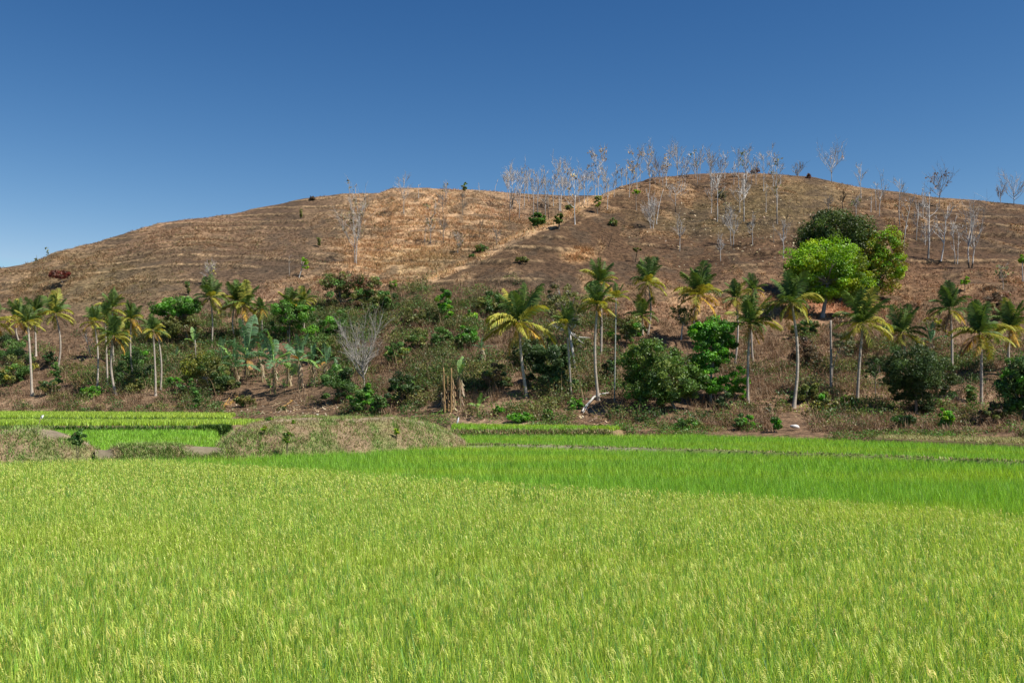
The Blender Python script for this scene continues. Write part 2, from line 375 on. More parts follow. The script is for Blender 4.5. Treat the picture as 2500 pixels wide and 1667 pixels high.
GR_DRY = [(0.34, 0.26, 0.14), (0.29, 0.22, 0.115), (0.25, 0.24, 0.09), (0.38, 0.30, 0.17), (0.22, 0.25, 0.08)]
GR_GREEN = [(0.20, 0.31, 0.07), (0.17, 0.28, 0.065), (0.24, 0.32, 0.09), (0.28, 0.30, 0.11)]
def mound(name, us, top, frontY, wf, wt, wb, zbase=0.0, seed=1, ngrass=5000, green=0.5, bare=None):
    us = np.asarray(us, float); prof = np.linspace(0, 1, 34)
    U, P = np.meshgrid(us, prof); fy = frontY(U)
    Y = fy + P * (wf + wt + wb)
    yt = fy + wf; zt = Zat(top(U), yt)
    d = Y - fy
    h = np.where(d < wf, np.sin(np.clip(d / wf, 0, 1) * np.pi / 2) ** 1.15, np.where(d < wf + wt, 1.0, np.cos(np.clip((d - wf - wt) / wb, 0, 1) * np.pi / 2)))
    x = X(U, Y)
    Z = zbase - 0.2 + (zt - zbase + 0.2) * h + (fbm(x / 1.6, Y / 1.6, seed, 4) - 0.5) * 0.5 * np.sin(np.clip(h, 0, 1) * np.pi) 
    n = fbm(x / 1.4, Y / 1.4, seed + 3, 3)
    C = mix(np.ones(U.shape + (3,)) * np.array((0.235, 0.17, 0.105)), (0.18, 0.19, 0.075), sstep(0.45, 0.6, n) * 0.8)
    C = mix(C, (0.30, 0.235, 0.165), sstep(0.9, 1.0, h) * 0.8)
    if bare is not None:
        for (bx, by, rx, ry) in bare: C = mix(C, (0.20, 0.165, 0.115), ell(U, HOR - (Z - ZC) * F / Y, bx, by, rx, ry) * 0.9)
    nx = len(us); i = np.arange(len(prof) - 1)[:, None] * nx + np.arange(nx - 1)[None, :]
    Q = np.stack([i, i + 1, i + nx + 1, i + nx], -1).reshape(-1, 4)
    tag(build(name, np.stack([x, Y, Z], -1).reshape(-1, 3), [Q], C.reshape(-1, 3), M_SOIL, None, True), None, None, kind="structure")
    # grass growing on it
    rng = np.random.default_rng(seed)
    r = rng.uniform(0, len(prof) - 1.01, ngrass) * 0.62; c = rng.uniform(0, nx - 1.01, ngrass)
    ri, ci = r.astype(int), c.astype(int); fr_, fc = r - ri, c - ci
    def bil(A): return (A[ri, ci] * (1 - fc) + A[ri, ci + 1] * fc) * (1 - fr_) + (A[ri + 1, ci] * (1 - fc) + A[ri + 1, ci + 1] * fc) * fr_
    px, pyy, pz, ph = bil(x), bil(Y), bil(Z), bil(h)
    gn = fbm(px / 1.1, pyy / 1.1, seed + 8, 3); isg = rng.uniform(0, 1, ngrass) < sstep(0.62 - 0.3 * green, 0.78 - 0.3 * green, gn)
    keep = rng.uniform(0, 1, ngrass) > sstep(0.93, 1.0, ph) * 0.75
    if bare is not None:
        for (bx, by, rx, ry) in bare: keep &= rng.uniform(0, 1, ngrass) > ell(CX + px * F / pyy, HOR - (pz - ZC) * F / pyy, bx, by, rx, ry) * 1.1
    P = np.c_[px, pyy, pz - 0.03][keep]; isg = isg[keep]
    Cc = np.where(isg[:, None], pal(rng, len(P), GR_GREEN), pal(rng, len(P), GR_DRY))
    ac = Acc()
    for q in range(3):
        az = rng.uniform(0, 2 * np.pi, len(P))
        blades(ac, P + np.c_[rng.normal(0, .06, (len(P), 2)), np.zeros(len(P))], az, rng.uniform(.07, .25, len(P)) * np.where(isg, 1.35, 0.9), 0.026, rng.uniform(.05, .6, len(P)), rng.uniform(.1, .6, len(P)), 2, Cc * rng.uniform(.8, 1.2, (len(P), 1)))
    tag(ac.out("mound_grass", M_DRY), ("dry brown and green grass growing over the long earth mound" if seed == 5 else "rough dry grass growing over the low earth mound" if seed == 6 else "dark green grass along the bund between the two mounds"), "grass", kind="stuff")
mound("mound", np.arange(528, 1146, 3.0), I([528, 533, 570, 611, 676, 754, 856, 958, 1026, 1060, 1111, 1135, 1146], [1098, 1086, 1055, 1036, 1024, 1020, 1022, 1018, 1029, 1040, 1062, 1079, 1092]),
      I([528, 686, 890, 1146], [47.6, 49.0, 52.0, 57]), 4.2, 1.4, 5.5, seed=5, ngrass=15000, green=0.75)
mound("mound", np.arange(-420, 250, 3.0), I([-420, 0, 77, 123, 154, 210, 242, 250], [1050, 1052, 1045, 1050, 1060, 1080, 1104, 1112]),
      I([-420, 0, 250], [42.0, 42.6, 45.0]), 3.2, 1.3, 2.6, seed=6, ngrass=9000, green=0.6, bare=[(130, 1060, 34, 10)])
mound("bund", np.arange(232, 552, 3.0), I([232, 260, 290, 400, 470, 552], [1098, 1100, 1089, 1087, 1090, 1094]),
      I([232, 552], [45.2, 47.4]), 1.0, 0.5, 1.4, seed=7, ngrass=5500, green=1.3, bare=[(258, 1106, 24, 14), (500, 1096, 46, 14)])

# the narrow bund between the two green fields
bu = np.array([(1140, 57.3), (1222, 58), (1541, 54.4), (2000, 49.0), (2500, 43.3), (2900, 40.2)])
bp = []
for a, b in zip(bu[:-1], bu[1:]):
    for k in range(30): bp.append(a + (b - a) * k / 30)
bp = np.array(bp); bx, by = X(bp[:, 0], bp[:, 1]), bp[:, 1]
wob = fbm(bx / 2, by / 2, 71, 3) - 0.5
acc = Acc()
rows = []
for o, zz in ((-0.35, -0.05), (-0.11, 0.55), (0.09, 0.58), (0.35, -0.05)):
    rows.append(np.c_[bx, by + o + wob * 0.3, np.full(len(bx), zz) + (wob * 0.12 if zz > 0 else 0)])
n = len(bx); V = np.concatenate(rows); j = np.arange(n - 1)
Q = np.concatenate([np.stack([r * n + j, r * n + j + 1, (r + 1) * n + j + 1, (r + 1) * n + j], -1) for r in range(3)])
tag(build("bund", V, [Q], np.where((V[:, 0] < 8)[:, None], np.array((0.24, 0.21, 0.15))[None, :], np.array((0.17, 0.19, 0.07))[None, :]) * (0.6 + 0.8 * fbm(V[:, 0] * 2, V[:, 1] * 2, 5, 3))[:, None], M_SOIL), None, None, kind="structure")

# ------------------------------------------------------------------ rice
NEAR_EDGE = [(-420, 41), (0, 41.5), (250, 43), (425, 42.3), (850, 36.2), (1276, 31.6), (1900, 27.4), (2500, 23.6), (2900, 21.6)]
near = [(-15, 6.8)] + W2(NEAR_EDGE) + [(15, 6.8)]
midf = W2(list(reversed(NEAR_EDGE))) + W2([(-420, 42.2), (0, 42.8), (240, 44.6), (550, 47.6), (890, 52.0), (1135, 56.6), (1222, 57.4), (1541, 53.8), (2000, 48.4), (2500, 42.7), (2900, 39.6)])
farf = W2([(1150, 57.9), (1222, 58.6), (1541, 55.0), (2000, 49.6), (2500, 43.9), (2900, 40.8), (2900, 51), (2500, 56.6), (2137, 63.4), (2000, 67), (1700, 73.8), (1490, 73), (1105, 72.2)])
def rice(name, poly, label, lods, h, cols, z0, seed, panicle=0.0, patch=None, band=None, lean=0.0):
    rng = np.random.default_rng(seed); ac = Acc(); cols = np.array(cols)
    for (ya, yb, hills, nbl, wd, nseg) in lods:
        x, y = scatter(poly, hills, rng); k = (y >= ya) & (y < yb)
        if not k.any(): continue
        x, y = x[k], y[k]; N = len(x)
        lo = fbm(x / 4, y / 5, seed + 2, 3); tone = fbm(x / 9, y / 3.0, seed + 5, 4)
        hh = h * (0.93 + 0.14 * lo) * rng.uniform(0.95, 1.04, N)
        X_ = np.repeat(x, nbl) + rng.normal(0, 0.075, N * nbl); Y_ = np.repeat(y, nbl) + rng.normal(0, 0.075, N * nbl)
        n = N * nbl
        P = np.c_[X_, Y_, np.full(n, z0) if np.isscalar(z0) else z0(X_, Y_)]
        az = rng.uniform(0, 2 * np.pi, n); az = np.where(rng.uniform(0, 1, n) < 0.35, rng.normal(0.15, 0.5, n), az)
        L = np.repeat(hh, nbl) * rng.uniform(0.70, 1.10, n)
        lg = rng.uniform(0, 1, n) < .09; L = np.where(lg, L * 1.14, L)
        c0 = cols[rng.integers(0, len(cols), n)]
        if patch is not None: c0 = mix(c0, patch, np.repeat(sstep(0.48, 0.72, tone) * 0.75, nbl))
        c0 = np.clip(c0 * rng.uniform(0.34, 1.5, (n, 1)), 0, 0.9)
        blades(ac, P, az, L, wd * rng.uniform(.75, 1.25, n), np.where(lg, rng.uniform(.1, .4, n), rng.uniform(0.0, 0.22, n)) + lean, rng.uniform(0.0, 0.34, n) ** 1.0, nseg, c0, yaw=rng.uniform(0, np.pi, n) if nseg == 1 else None)
        if panicle > 0:
            m = max(1, int(round(nbl * panicle * {3: 1.0, 2: 1.9 if wd < .016 else 3.2}[nseg]))); n = N * m
            a0 = rng.uniform(0, 2 * np.pi, n)
            hp = np.repeat(hh, m) * rng.uniform(0.80, 0.99, n)
            P = np.c_[np.repeat(x, m) + rng.normal(0, .07, n), np.repeat(y, m) + rng.normal(0, .07, n), z0 + hp]
            near_ = nseg >= 3
            pc = pal(rng, n, [(0.56, 0.60, 0.14), (0.50, 0.57, 0.12), (0.64, 0.63, 0.20), (0.45, 0.54, 0.11)], 0.15)
            q = 4 if near_ else 1
            for t in range(q):      # drooping sprays of grain
                aa = a0 + rng.normal(0, .5, n)
                s = np.linspace(0, 1, 4)[None, :]
                LL = rng.uniform(.05, .12, n)[:, None]
                hor = LL * (0.95 * s - 0.25 * s * s); ver = LL * (0.55 * s - 1.35 * s * s) - (0.02 * t)
                ctr = np.stack([P[:, 0:1] + hor * np.cos(aa)[:, None], P[:, 1:2] + hor * np.sin(aa)[:, None], P[:, 2:3] + ver], -1)
                wv = np.stack([-np.sin(aa), np.cos(aa), np.full(n, .4)], -1)[:, None, :]
                ww = ((0.0038 if near_ else 0.0075 * (wd / 0.018)) * np.array([0.5, 1.0, 1.1, 0.4]))[None, :, None]
                V = np.stack([ctr - wv * ww, ctr + wv * ww], 2).reshape(-1, 3)
                b = (np.arange(n) * 8)[:, None]; i = (np.arange(3) * 2)[None, :]
                ac.add(V, np.stack([b + i, b + i + 1, b + i + 3, b + i + 2], -1).reshape(-1, 4), None, np.repeat(pc * rng.uniform(.85, 1.15, (n, 1)), 8, axis=0))
    o = ac.out(name, M_RICE); tag(o, label, "rice", kind="stuff"); return o
C_NEAR = [(0.49, 0.72, 0.10), (0.55, 0.75, 0.11), (0.35, 0.62, 0.10), (0.68, 0.75, 0.14), (0.10, 0.28, 0.09)]
C_MID = [(0.29, 0.55, 0.06), (0.33, 0.58, 0.065), (0.23, 0.48, 0.065), (0.37, 0.60, 0.07)]
rice("rice_crop", near, "ripening yellow-green rice with drooping pale grain heads filling the front field", [(6, 17, 36, 34, 0.0105, 3), (17, 27, 30, 24, 0.0135, 2), (27, 45, 26, 15, 0.020, 2)], 0.80, C_NEAR, 0.0, 101, panicle=0.06, patch=(0.50, 0.64, 0.10))
rice("rice_crop", midf, "bright green young rice between the ripening crop and the thin bund", [(20, 36, 30, 19, 0.014, 2), (36, 60, 24, 13, 0.021, 2)], 0.70, C_MID, 0.0, 102, patch=(0.45, 0.62, 0.07))
rice("rice_crop", farf, "green rice beyond the thin bund reaching to the foot of the slope", [(38, 80, 20, 11, 0.025, 2)], 0.70, C_MID, 0.0, 103, patch=(0.44, 0.61, 0.07))
rice("rice_crop", T1, "green rice on the lowest terrace behind the grassy bund", [(40, 90, 12, 9, 0.045, 2)], 0.60, [(0.34, 0.62, 0.07), (0.38, 0.65, 0.08), (0.30, 0.57, 0.07)], 0.35, 104, patch=(0.38, 0.60, 0.08))
rice("rice_crop", T2, "yellow-green rice on the middle terrace with a dark grassy lip", [(40, 90, 14, 8, 0.045, 2)], 0.46, [(0.43, 0.63, 0.09), (0.49, 0.67, 0.10)], 1.05, 105, patch=(0.55, 0.70, 0.12))
rice("rice_crop", T3, "yellow-green rice on the topmost terrace against the hill", [(40, 120, 11, 8, 0.05, 2)], 0.44, [(0.43, 0.63, 0.09), (0.50, 0.68, 0.10)], 1.34, 106, patch=(0.55, 0.70, 0.12))
rice("rice_crop", T4, "short bright green rice on the raised strip beside the long mound", [(40, 120, 12, 8, 0.05, 2)], 0.42, C_MID, 0.75, 107, patch=(0.44, 0.61, 0.07))

def fringe(name, label, pts, zf, n, hgt, cols, seed, spread=0.25, w=0.04, nseg=2):
    rng = np.random.default_rng(seed); pts = np.array(pts, float)
    seg = rng.uniform(0, len(pts) - 1.001, n); i = seg.astype(int); f = (seg - i)[:, None]
    q = pts[i] * (1 - f) + pts[i + 1] * f
    x = X(q[:, 0], q[:, 1]) + rng.normal(0, spread * .4, n); y = q[:, 1] + rng.normal(0, spread, n)
    z = zf(x, y) if callable(zf) else np.full(n, zf)
    ac = Acc()
    for k in range(3):
        blades(ac, np.c_[x + rng.normal(0, .05, n), y, z - 0.04], rng.uniform(0, 6.28, n), hgt * rng.uniform(.5, 1.2, n), w, rng.uniform(0, .5, n), rng.uniform(.1, .6, n), nseg, pal(rng, n, cols))
    return tag(ac.out(name, M_DRY), label, "grass", kind="stuff")
LIP = [(0.09, 0.17, 0.035), (0.11, 0.20, 0.04), (0.07, 0.14, 0.03)]
fringe("bund_grass", "dark green grass on the lip of the middle terrace", [(-400, 75.6), (490, 75.6), (560, 76.6)], lambda x, y: RNG.uniform(0.35, 1.0, len(x)), 6000, 0.34, LIP, 201, 0.25, 0.06)
fringe("bund_grass", "dark green grass on the lip of the topmost terrace", [(-400, 84.6), (560, 84.6)], lambda x, y: RNG.uniform(0.95, 1.35, len(x)), 6000, 0.32, LIP, 202, 0.25, 0.06)
fringe("bund_grass", "brown and green grass on the earth wall of the raised rice strip", [(1105, 72.4), (1300, 73.0), (1495, 73.2)], lambda x, y: RNG.uniform(0.1, 0.85, len(x)), 2600, 0.30, GR_DRY + GR_GREEN[:2], 203, 0.2, 0.05)
fringe("bund_grass", "sparse weeds along the thin bund between the green fields", [tuple(a) for a in bu], 0.6, 900, 0.16, GR_GREEN + GR_DRY, 204, 0.12, 0.04)
def tanz(x, y): return np.full(len(x), 0.66)
rng = np.random.default_rng(205); x, y = scatter(TAN, 34, rng); ac = Acc()
for k in range(3): blades(ac, np.c_[x + rng.normal(0, .06, len(x)), y, np.full(len(x), .62)], rng.uniform(0, 6.28, len(x)), rng.uniform(.08, .24, len(x)), .045, rng.uniform(0, .5, len(x)), rng.uniform(.1, .6, len(x)), 2, pal(rng, len(x), [(0.36, 0.33, 0.13), (0.30, 0.31, 0.11), (0.40, 0.34, 0.17), (0.25, 0.28, 0.08)]))
tag(ac.out("field_grass", M_DRY), "cropped tan and yellow-green grass on the strip below the dark round trees", "grass", kind="stuff")

# ------------------------------------------------------------------ dry grass on the hill
def hill_pts(n, rng, ulo=-250, uhi=2750):
    u = rng.uniform(ulo, uhi, n); fy = footY(u); ry = np.where(u > 1400, ridAY(u), ridBY(u)) + 4
    t = np.sqrt(rng.uniform(0, 1, n)); Y = fy + (ry - fy) * (0.25 * rng.uniform(0, 1, n) + 0.75 * t)
    z = hill(u, Y); return u, Y, z, HOR - (z - ZC) * F / Y
rng = np.random.default_rng(301)
u, Y, z, py = hill_pts(430000, rng); x = X(u, Y)
c = hillcol(u, py, x, Y); fr, am = ledge(u, Y, z)
lum = c.sum(1)
gn = fbm(x / 3.2, Y / 3.2, 333, 3)
keep = rng.uniform(0, 1, len(u)) < np.clip((lum - 0.12) * 2.4, 0.12, 1) * sstep(0.30, 0.55, gn + 0.12 * am * (np.abs(fr - 0.62) < 0.09)) + 0.3 * am * (np.abs(fr - 0.58) < 0.1)
u, Y, z, py, x, c, lum = u[keep], Y[keep], z[keep], py[keep], x[keep], c[keep], lum[keep]
n = len(u); ac = Acc()
c = np.clip(c * rng.uniform(0.5, 1.8, (n, 1)) * np.array([1.1, 1.06, 1.0]), 0, .7)
gr = (rng.uniform(0, 1, n) < 0.10); c = np.where(gr[:, None], pal(rng, n, [(0.14, 0.15, 0.05), (0.18, 0.17, 0.07)]), c)
hg = np.clip(lum * 0.9, 0.16, 0.62) * rng.uniform(.6, 1.35, n)
for k in range(2):
    blades(ac, np.c_[x + rng.normal(0, .12, n), Y + rng.normal(0, .12, n), z - 0.05], rng.uniform(0, 6.28, n), hg, rng.uniform(.07, .17, n), rng.uniform(.1, 1.0, n), rng.uniform(0, .6, n), 1, c * rng.uniform(.85, 1.15, (n, 1)), yaw=rng.uniform(0, 3.14, n))
tag(ac.out("hill_grass", M_DRY), "dry straw and brown grass tufts covering the hillside", "grass", kind="stuff")

# pale fallen leaves lying on the burnt right slope and the banks
rng = np.random.default_rng(302); u, Y, z, py = hill_pts(110000, rng)
d = 0.9 * ell(u, py, 1800, 575, 190, 75, .6) + 0.25 * ell(u, py, 1950, 500, 300, 80) + 0.8 * ell(u, py, 2000, 870, 160, 80) + 1.6 * ell(u, py, 720, 985, 230, 34) + 0.5 * ell(u, py, 1130, 985, 110, 50) + 0.3 * ell(u, py, 1180, 1000, 120, 40) + 0.2 * ell(u, py, 200, 930, 120, 40)
k = rng.uniform(0, 1, len(u)) < d * 0.10
P = np.c_[X(u, Y), Y, z + 0.10][k]; sz = np.where(Y[k] > 120, 0.42, 0.30)
ac = Acc(); leaf_quads(ac, P, sz, pal(rng, len(P), [(0.50, 0.40, 0.24), (0.60, 0.50, 0.33), (0.42, 0.30, 0.16), (0.55, 0.45, 0.30)]), rng, up=1.1, aspect=0.5)
tag(ac.out("fallen_leaves", M_DRY), "pale dead leaves strewn over the burnt slope and the banks", "leaves", kind="stuff")

# ================================================================== trees and plants
def px2m(px, Y): return px * Y / F
def local(p, u, py, Y): return np.array([float(X(u, Y)) - p[0], Y - p[1], float(Zat(py, Y)) - p[2]])

# ------------------------------------------------------------------ coconut palms
G_PALM = [(0.10, 0.175, 0.032), (0.085, 0.15, 0.032), (0.125, 0.195, 0.038)]
G_OLIVE = [(0.36, 0.36, 0.055), (0.31, 0.33, 0.055), (0.42, 0.38, 0.06)]
G_YEL = [(0.52, 0.37, 0.06), (0.45, 0.34, 0.07), (0.56, 0.31, 0.045)]
G_DEAD = [(0.24, 0.16, 0.09), (0.20, 0.14, 0.085)]
def frond_mesh(pitch, droop, cols, seed, nl=44, ragged=0.1):
    rng = np.random.default_rng(seed); ac = Acc()
    n = 15; s = np.linspace(0, 1, n)
    ang = rad(pitch) - rad(droop) * s ** 1.5
    d = 1.0 / (n - 1)
    px = np.concatenate([[0], np.cumsum(np.cos(ang[:-1]) * d)]); pz = np.concatenate([[0], np.cumsum(np.sin(ang[:-1]) * d)])
    side = rng.normal(0, 0.10); pyy = side * s ** 2
    P = np.stack([px, pyy, pz], 1); T = np.gradient(P, axis=0); T /= np.linalg.norm(T, axis=1)[:, None]
    rc = np.array(cols[0]) * 1.25 + np.array((0.07, 0.06, 0.0))
    tube(ac, P, 0.011 * (1 - 0.8 * s) + 0.0015, rc, 4, False)
    for sg in (-1, 1):
        t = np.linspace(0.10, 0.99, nl) + rng.normal(0, 0.006, nl); t = np.clip(t, 0.08, 0.995)
        keep = rng.uniform(0, 1, nl) > ragged; t = t[keep]; m = len(t)
        B = np.stack([np.interp(t, s, P[:, k]) for k in range(3)], 1); Tt = np.stack([np.interp(t, s, T[:, k]) for k in range(3)], 1)
        up = np.array([0, 0, 1.0]); S = np.cross(Tt, up); S /= np.linalg.norm(S, axis=1)[:, None] + 1e-6; S *= sg
        N = np.cross(S, Tt) * sg
        ln = (0.335 * np.sin(np.pi * np.clip(0.14 + 0.80 * t, 0, 1)) ** 0.8) * rng.uniform(.85, 1.12, m)
        d1 = Tt * (0.55 + 0.5 * t)[:, None] + S * 0.80 + np.abs(N) * 0.12 + rng.normal(0, .08, (m, 3)); d1 /= np.linalg.norm(d1, axis=1)[:, None]
        d2 = d1 + np.array([0, 0, -0.75]) * rng.uniform(.7, 1.3, (m, 1)); d2 /= np.linalg.norm(d2, axis=1)[:, None]
        M = B + d1 * ln[:, None] * 0.5; E = M + d2 * ln[:, None] * 0.55
        wv = Tt * 0.0145 + N * 0.006
        V = np.stack([B - wv * .8, B + wv * .8, M - wv, M + wv, E - wv * .2, E + wv * .2], 1).reshape(-1, 3)
        b = (np.arange(m) * 6)[:, None, None] + np.array([[0, 1, 3, 2], [2, 3, 5, 4]])[None]
        C = pal(rng, m, cols, 0.16)
        ac.add(V, b.reshape(-1, 4), None, np.repeat(C, 6, axis=0))
    return ac
_fm = {}
def frond(parent, pitch, tint, L, az, pos, rng, name="frond"):
    droops = {88: 12, 80: 20, 70: 40, 52: 72, 34: 78, 14: 72, -8: 62, -35: 42, -62: 20}
    pk = min(droops, key=lambda a: abs(a - pitch)); v = int(rng.integers(0, 2)); key = (pk, tint, v)
    cols = {"g": G_PALM, "o": G_OLIVE, "y": G_YEL, "d": G_DEAD}[tint]
    if key not in _fm:
        o = frond_mesh(pk, droops[pk] + (8 if v else -6), cols, 900 + pk * 3 + v + ord(tint), ragged=0.06 if tint in "go" else 0.25).out(name, M_PALM, parent); _fm[key] = o.data
    else:
        o = bpy.data.objects.new(name, _fm[key]); COL.objects.link(o); o.parent = parent
    o.location = [float(a) for a in pos]; o.rotation_euler = (rng.normal(0, .12), rng.normal(0, .07), az); o.scale = (L, L, L)
    return o
def palm(bu, bpy_, cu, cpy, tpy, label, seed, tr=0.15, tint=0.4, n=20, nuts=False, dead=False, bow=None, name="coconut_palm", base_Y=None, sink=0.25):
    rng = np.random.default_rng(seed)
    p = base_at(bu, bpy_); Y = p[1]
    root = empty(name, p); tag(root, label, "palm tree", "coconut palms along the foot of the hill")
    bow = rng.normal(0, .10) if bow is None else bow
    c = local(p, cu, cpy, Y); L = max(1.3, px2m(cpy - tpy, Y) * 1.05)
    s = np.linspace(0, 1, 14)[:, None]
    P = np.array([0, 0, -sink]) + (c + np.array([0, 0, sink])) * s
    bend = np.sin(np.pi * s[:, 0]) * bow * L
    P[:, 0] += bend + rng.normal(0, .02, 14).cumsum() * 0.25; P[:, 1] += np.sin(np.pi * s[:, 0]) * rng.normal(0, .12)
    P[-1] = c
    R = tr * (1.0 - 0.32 * s[:, 0]); R[0] *= 1.7; R[1] *= 1.15
    ac = Acc(); tube(ac, P, R, np.array((0.43, 0.37, 0.305)) * rng.uniform(.85, 1.12), 8)
    ac.out("trunk", M_PTRUNK, root, True)
    pit = [88, 85, 81, 76, 71, 66] + [58, 50, 42, 34, 26] + [18, 10, 2, -6] + [-16, -28, -40, -56]
    pit = [pit[int(i * len(pit) / n)] for i in range(n)]
    az = rng.uniform(0, 6.28)
    for i, pt in enumerate(pit):
        az += 2.399 + rng.normal(0, .25)
        pt = min(90, pt + rng.normal(0, 2 if pt > 65 else 6))
        if pt > 45: t = "g" if rng.uniform() > tint * 0.2 else "o"
        elif pt > 0: t = "o" if rng.uniform() < 0.15 + tint * 0.6 else "g"
        elif pt > -28: t = "y" if rng.uniform() < tint * 0.45 else "o"
        else: t = "y" if rng.uniform() < tint * .7 else ("d" if rng.uniform() < .4 else "o")
        f = frond(root, pt, t, L * rng.uniform(.78, 1.12) * (1.0 if pt > 60 else 0.98 if pt > -10 else 0.85), az, c + np.array([0, 0, rng.uniform(-.15, .1)]), rng)
        if t == "y": f["label"] = "yellowed drooping frond"
        elif t == "d": f["label"] = "dead brown hanging frond"
    ac = Acc()   # fibrous crown shaft under the leaf bases
    tube(ac, np.array([c + (0, 0, -.55), c + (0, 0, -.2), c + (0, 0, .25)]), [tr * .75, tr * 1.5, tr * .5], (0.20, 0.15, 0.07), 7); ac.out("crown_shaft", M_BARK, root, True)
    if nuts:
        for k in range(7):
            a = k * 0.9; ac = Acc(); q = c + np.array([math.cos(a) * .28, math.sin(a) * .28, -0.25 - 0.1 * (k % 2)])
            z = np.linspace(-1, 1, 7); tube(ac, q + np.c_[z * 0, z * 0, z * .15], 0.115 * np.sqrt(np.clip(1 - z * z, 0.03, 1)), (0.42, 0.22, 0.03), 8); ac.out("coconut", M_BARK, root, True)
    return root
PALMS = [
 (-22, 968, -22, 786, 730, "coconut palm cut off by the frame edge, only its right-hand fronds showing", 1, .15, .8),
 (79, 966, 68, 787, 745, "coconut palm with a tall pale leaning trunk nearest the white flag", 2, .15, .8),
 (140, 903, 135, 765, 713, "coconut palm with one long browned frond hanging right, above a small round bush", 3, .13, .45),
 (88, 869, 86, 765, 727, "short coconut palm whose crown shows just behind the tall palm nearest the flag", 4, .13, .5),
 (46, 830, 43, 776, 731, "small yellow-green coconut palm with a short dark trunk left of the flag palms", 5, .12, .9),
 (237, 952, 230, 785, 748, "sparse coconut palm with thin ragged fronds beside the leaning white dead sapling", 6, .12, .5),
 (263, 941, 256, 769, 735, "slender coconut palm squeezed between the sparse palm and the drooping dark palm", 7, .11, .6),
 (285, 967, 277, 820, 766, "low-crowned coconut palm with drooping yellow-green fronds over a dark dead skirt", 8, .15, .7),
 (279, 890, 275, 752, 708, "dark coconut palm standing directly behind and above the low-crowned drooping palm", 9, .13, .25),
 (328, 934, 321, 780, 739, "coconut palm with upright tuft and one bright yellow frond, beside dark green bush", 10, .12, .6),
 (312, 850, 312, 804, 775, "tiny dull coconut palm half hidden behind its taller yellow-fronded neighbour", 11, .09, .4),
 (380, 966, 373, 806, 772, "coconut palm with a worn grey crown, front one of two crossing pale trunks", 12, .12, .4),
 (392, 953, 384, 812, 780, "coconut palm with a withered crown, rear one of two crossing pale trunks", 13, .11, .6),
 (517, 847, 514, 726, 678, "coconut palm with a dark spiky crown rising above the olive fig-like tree", 14, .12, .25),
 (574, 832, 574, 736, 690, "dark coconut palm, rear one of the pair above the big banana leaves", 15, .12, .2),
 (593, 838, 596, 745, 690, "coconut palm with an orange dead frond hanging down its trunk above the bananas", 16, .14, .8),
 (636, 834, 638, 754, 725, "thin small coconut palm with a short ragged crown right of the orange-fronded palm", 17, .09, .5),
 (703, 830, 706, 740, 704, "green coconut palm rising out of the round bright green bush", 18, .12, .7),
 (744, 822, 741, 735, 698, "yellow coconut palm with orange drooping fronds behind the round bright green bush", 19, .11, 1.0),
 (1287, 969, 1267, 786, 694, "big coconut palm with orange nuts and long yellow fronds spread wide, at mid-slope foot", 20, .15, .75, 23, True),
 (1395, 973, 1382, 790, 745, "stunted coconut palm with a dull shaggy crown tangled in the pale-limbed tree", 21, .11, .3),
 (1462, 976, 1459, 745, 690, "coconut palm with a curved grey trunk that rises from the pale fallen branch", 22, .14, .55),
 (1467, 878, 1464, 690, 637, "taller coconut palm with a dark round top tuft behind the curved-trunk palm", 23, .13, .7),
 (1581, 815, 1581, 690, 632, "coconut palm with a thin wind-swept crown high behind the big dark green tree", 24, .12, .45),
 (1569, 815, 1567, 770, 724, "short coconut palm with a dry trunk just below the wind-swept palm", 25, .12, .5),
 (1712, 842, 1706, 720, 646, "coconut palm with a yellow skirt of hanging fronds above the bright green tree", 26, .14, .9),
 (1791, 902, 1797, 728, 684, "dark coconut palm with long arching fronds, left of the two behind the golden palm", 27, .12, .3),
 (1838, 880, 1838, 708, 673, "coconut palm with a small green top tuft, right of the two behind the golden palm", 28, .12, .4),
 (1826, 983, 1831, 790, 717, "golden-green coconut palm with a dark lower trunk beside the bright green tree", 29, .13, .8),
 (1937, 995, 1932, 738, 660, "tallest coconut palm with a long pale straight trunk in front of the mango trees", 30, .145, .5),
 (2092, 985, 2106, 790, 709, "coconut palm with a trunk leaning right, right of the bare headless trunk", 31, .14, .55),
 (2205, 900, 2202, 812, 749, "coconut palm with a short stout crown rising behind the dark round tree", 32, .13, .35),
 (2324, 905, 2320, 755, 694, "coconut palm with a dark spiky crown standing right of the yellow-leaved sapling", 33, .13, .4),
 (2395, 991, 2394, 815, 734, "coconut palm with drooping yellow lower fronds and a pale mottled lower trunk", 34, .14, .6),
 (2470, 920, 2469, 800, 728, "coconut palm with an orange-brown dead frond above the right-edge green tree", 35, .14, .7),
]
for a in PALMS: palm(*a)
# crownless trunk
def dead_trunk(bu, by_, tu, ty, label, r=0.13, name="dead_palm_trunk"):
    p = base_at(bu, by_); c = local(p, tu, ty, p[1]); s = np.linspace(0, 1, 10)[:, None]
    ac = Acc(); P = np.array([0, 0, -.2]) + (c + np.array([0, 0, .2])) * s; P[:, 0] += np.sin(s[:, 0] * 5) * .03
    tube(ac, P, r * (1 - .3 * s[:, 0]), (0.31, 0.275, 0.245), 8); o = ac.out(name, M_PTRUNK, None, True); o.location = p
    return tag(o, label, "tree trunk")
dead_trunk(2028, 961, 2029, 782, "bare headless grey palm trunk standing between two tall coconut palms")
dead_trunk(480, 940, 477, 830, "thin headless grey palm trunk rising through the yellow-flecked bush", 0.07)
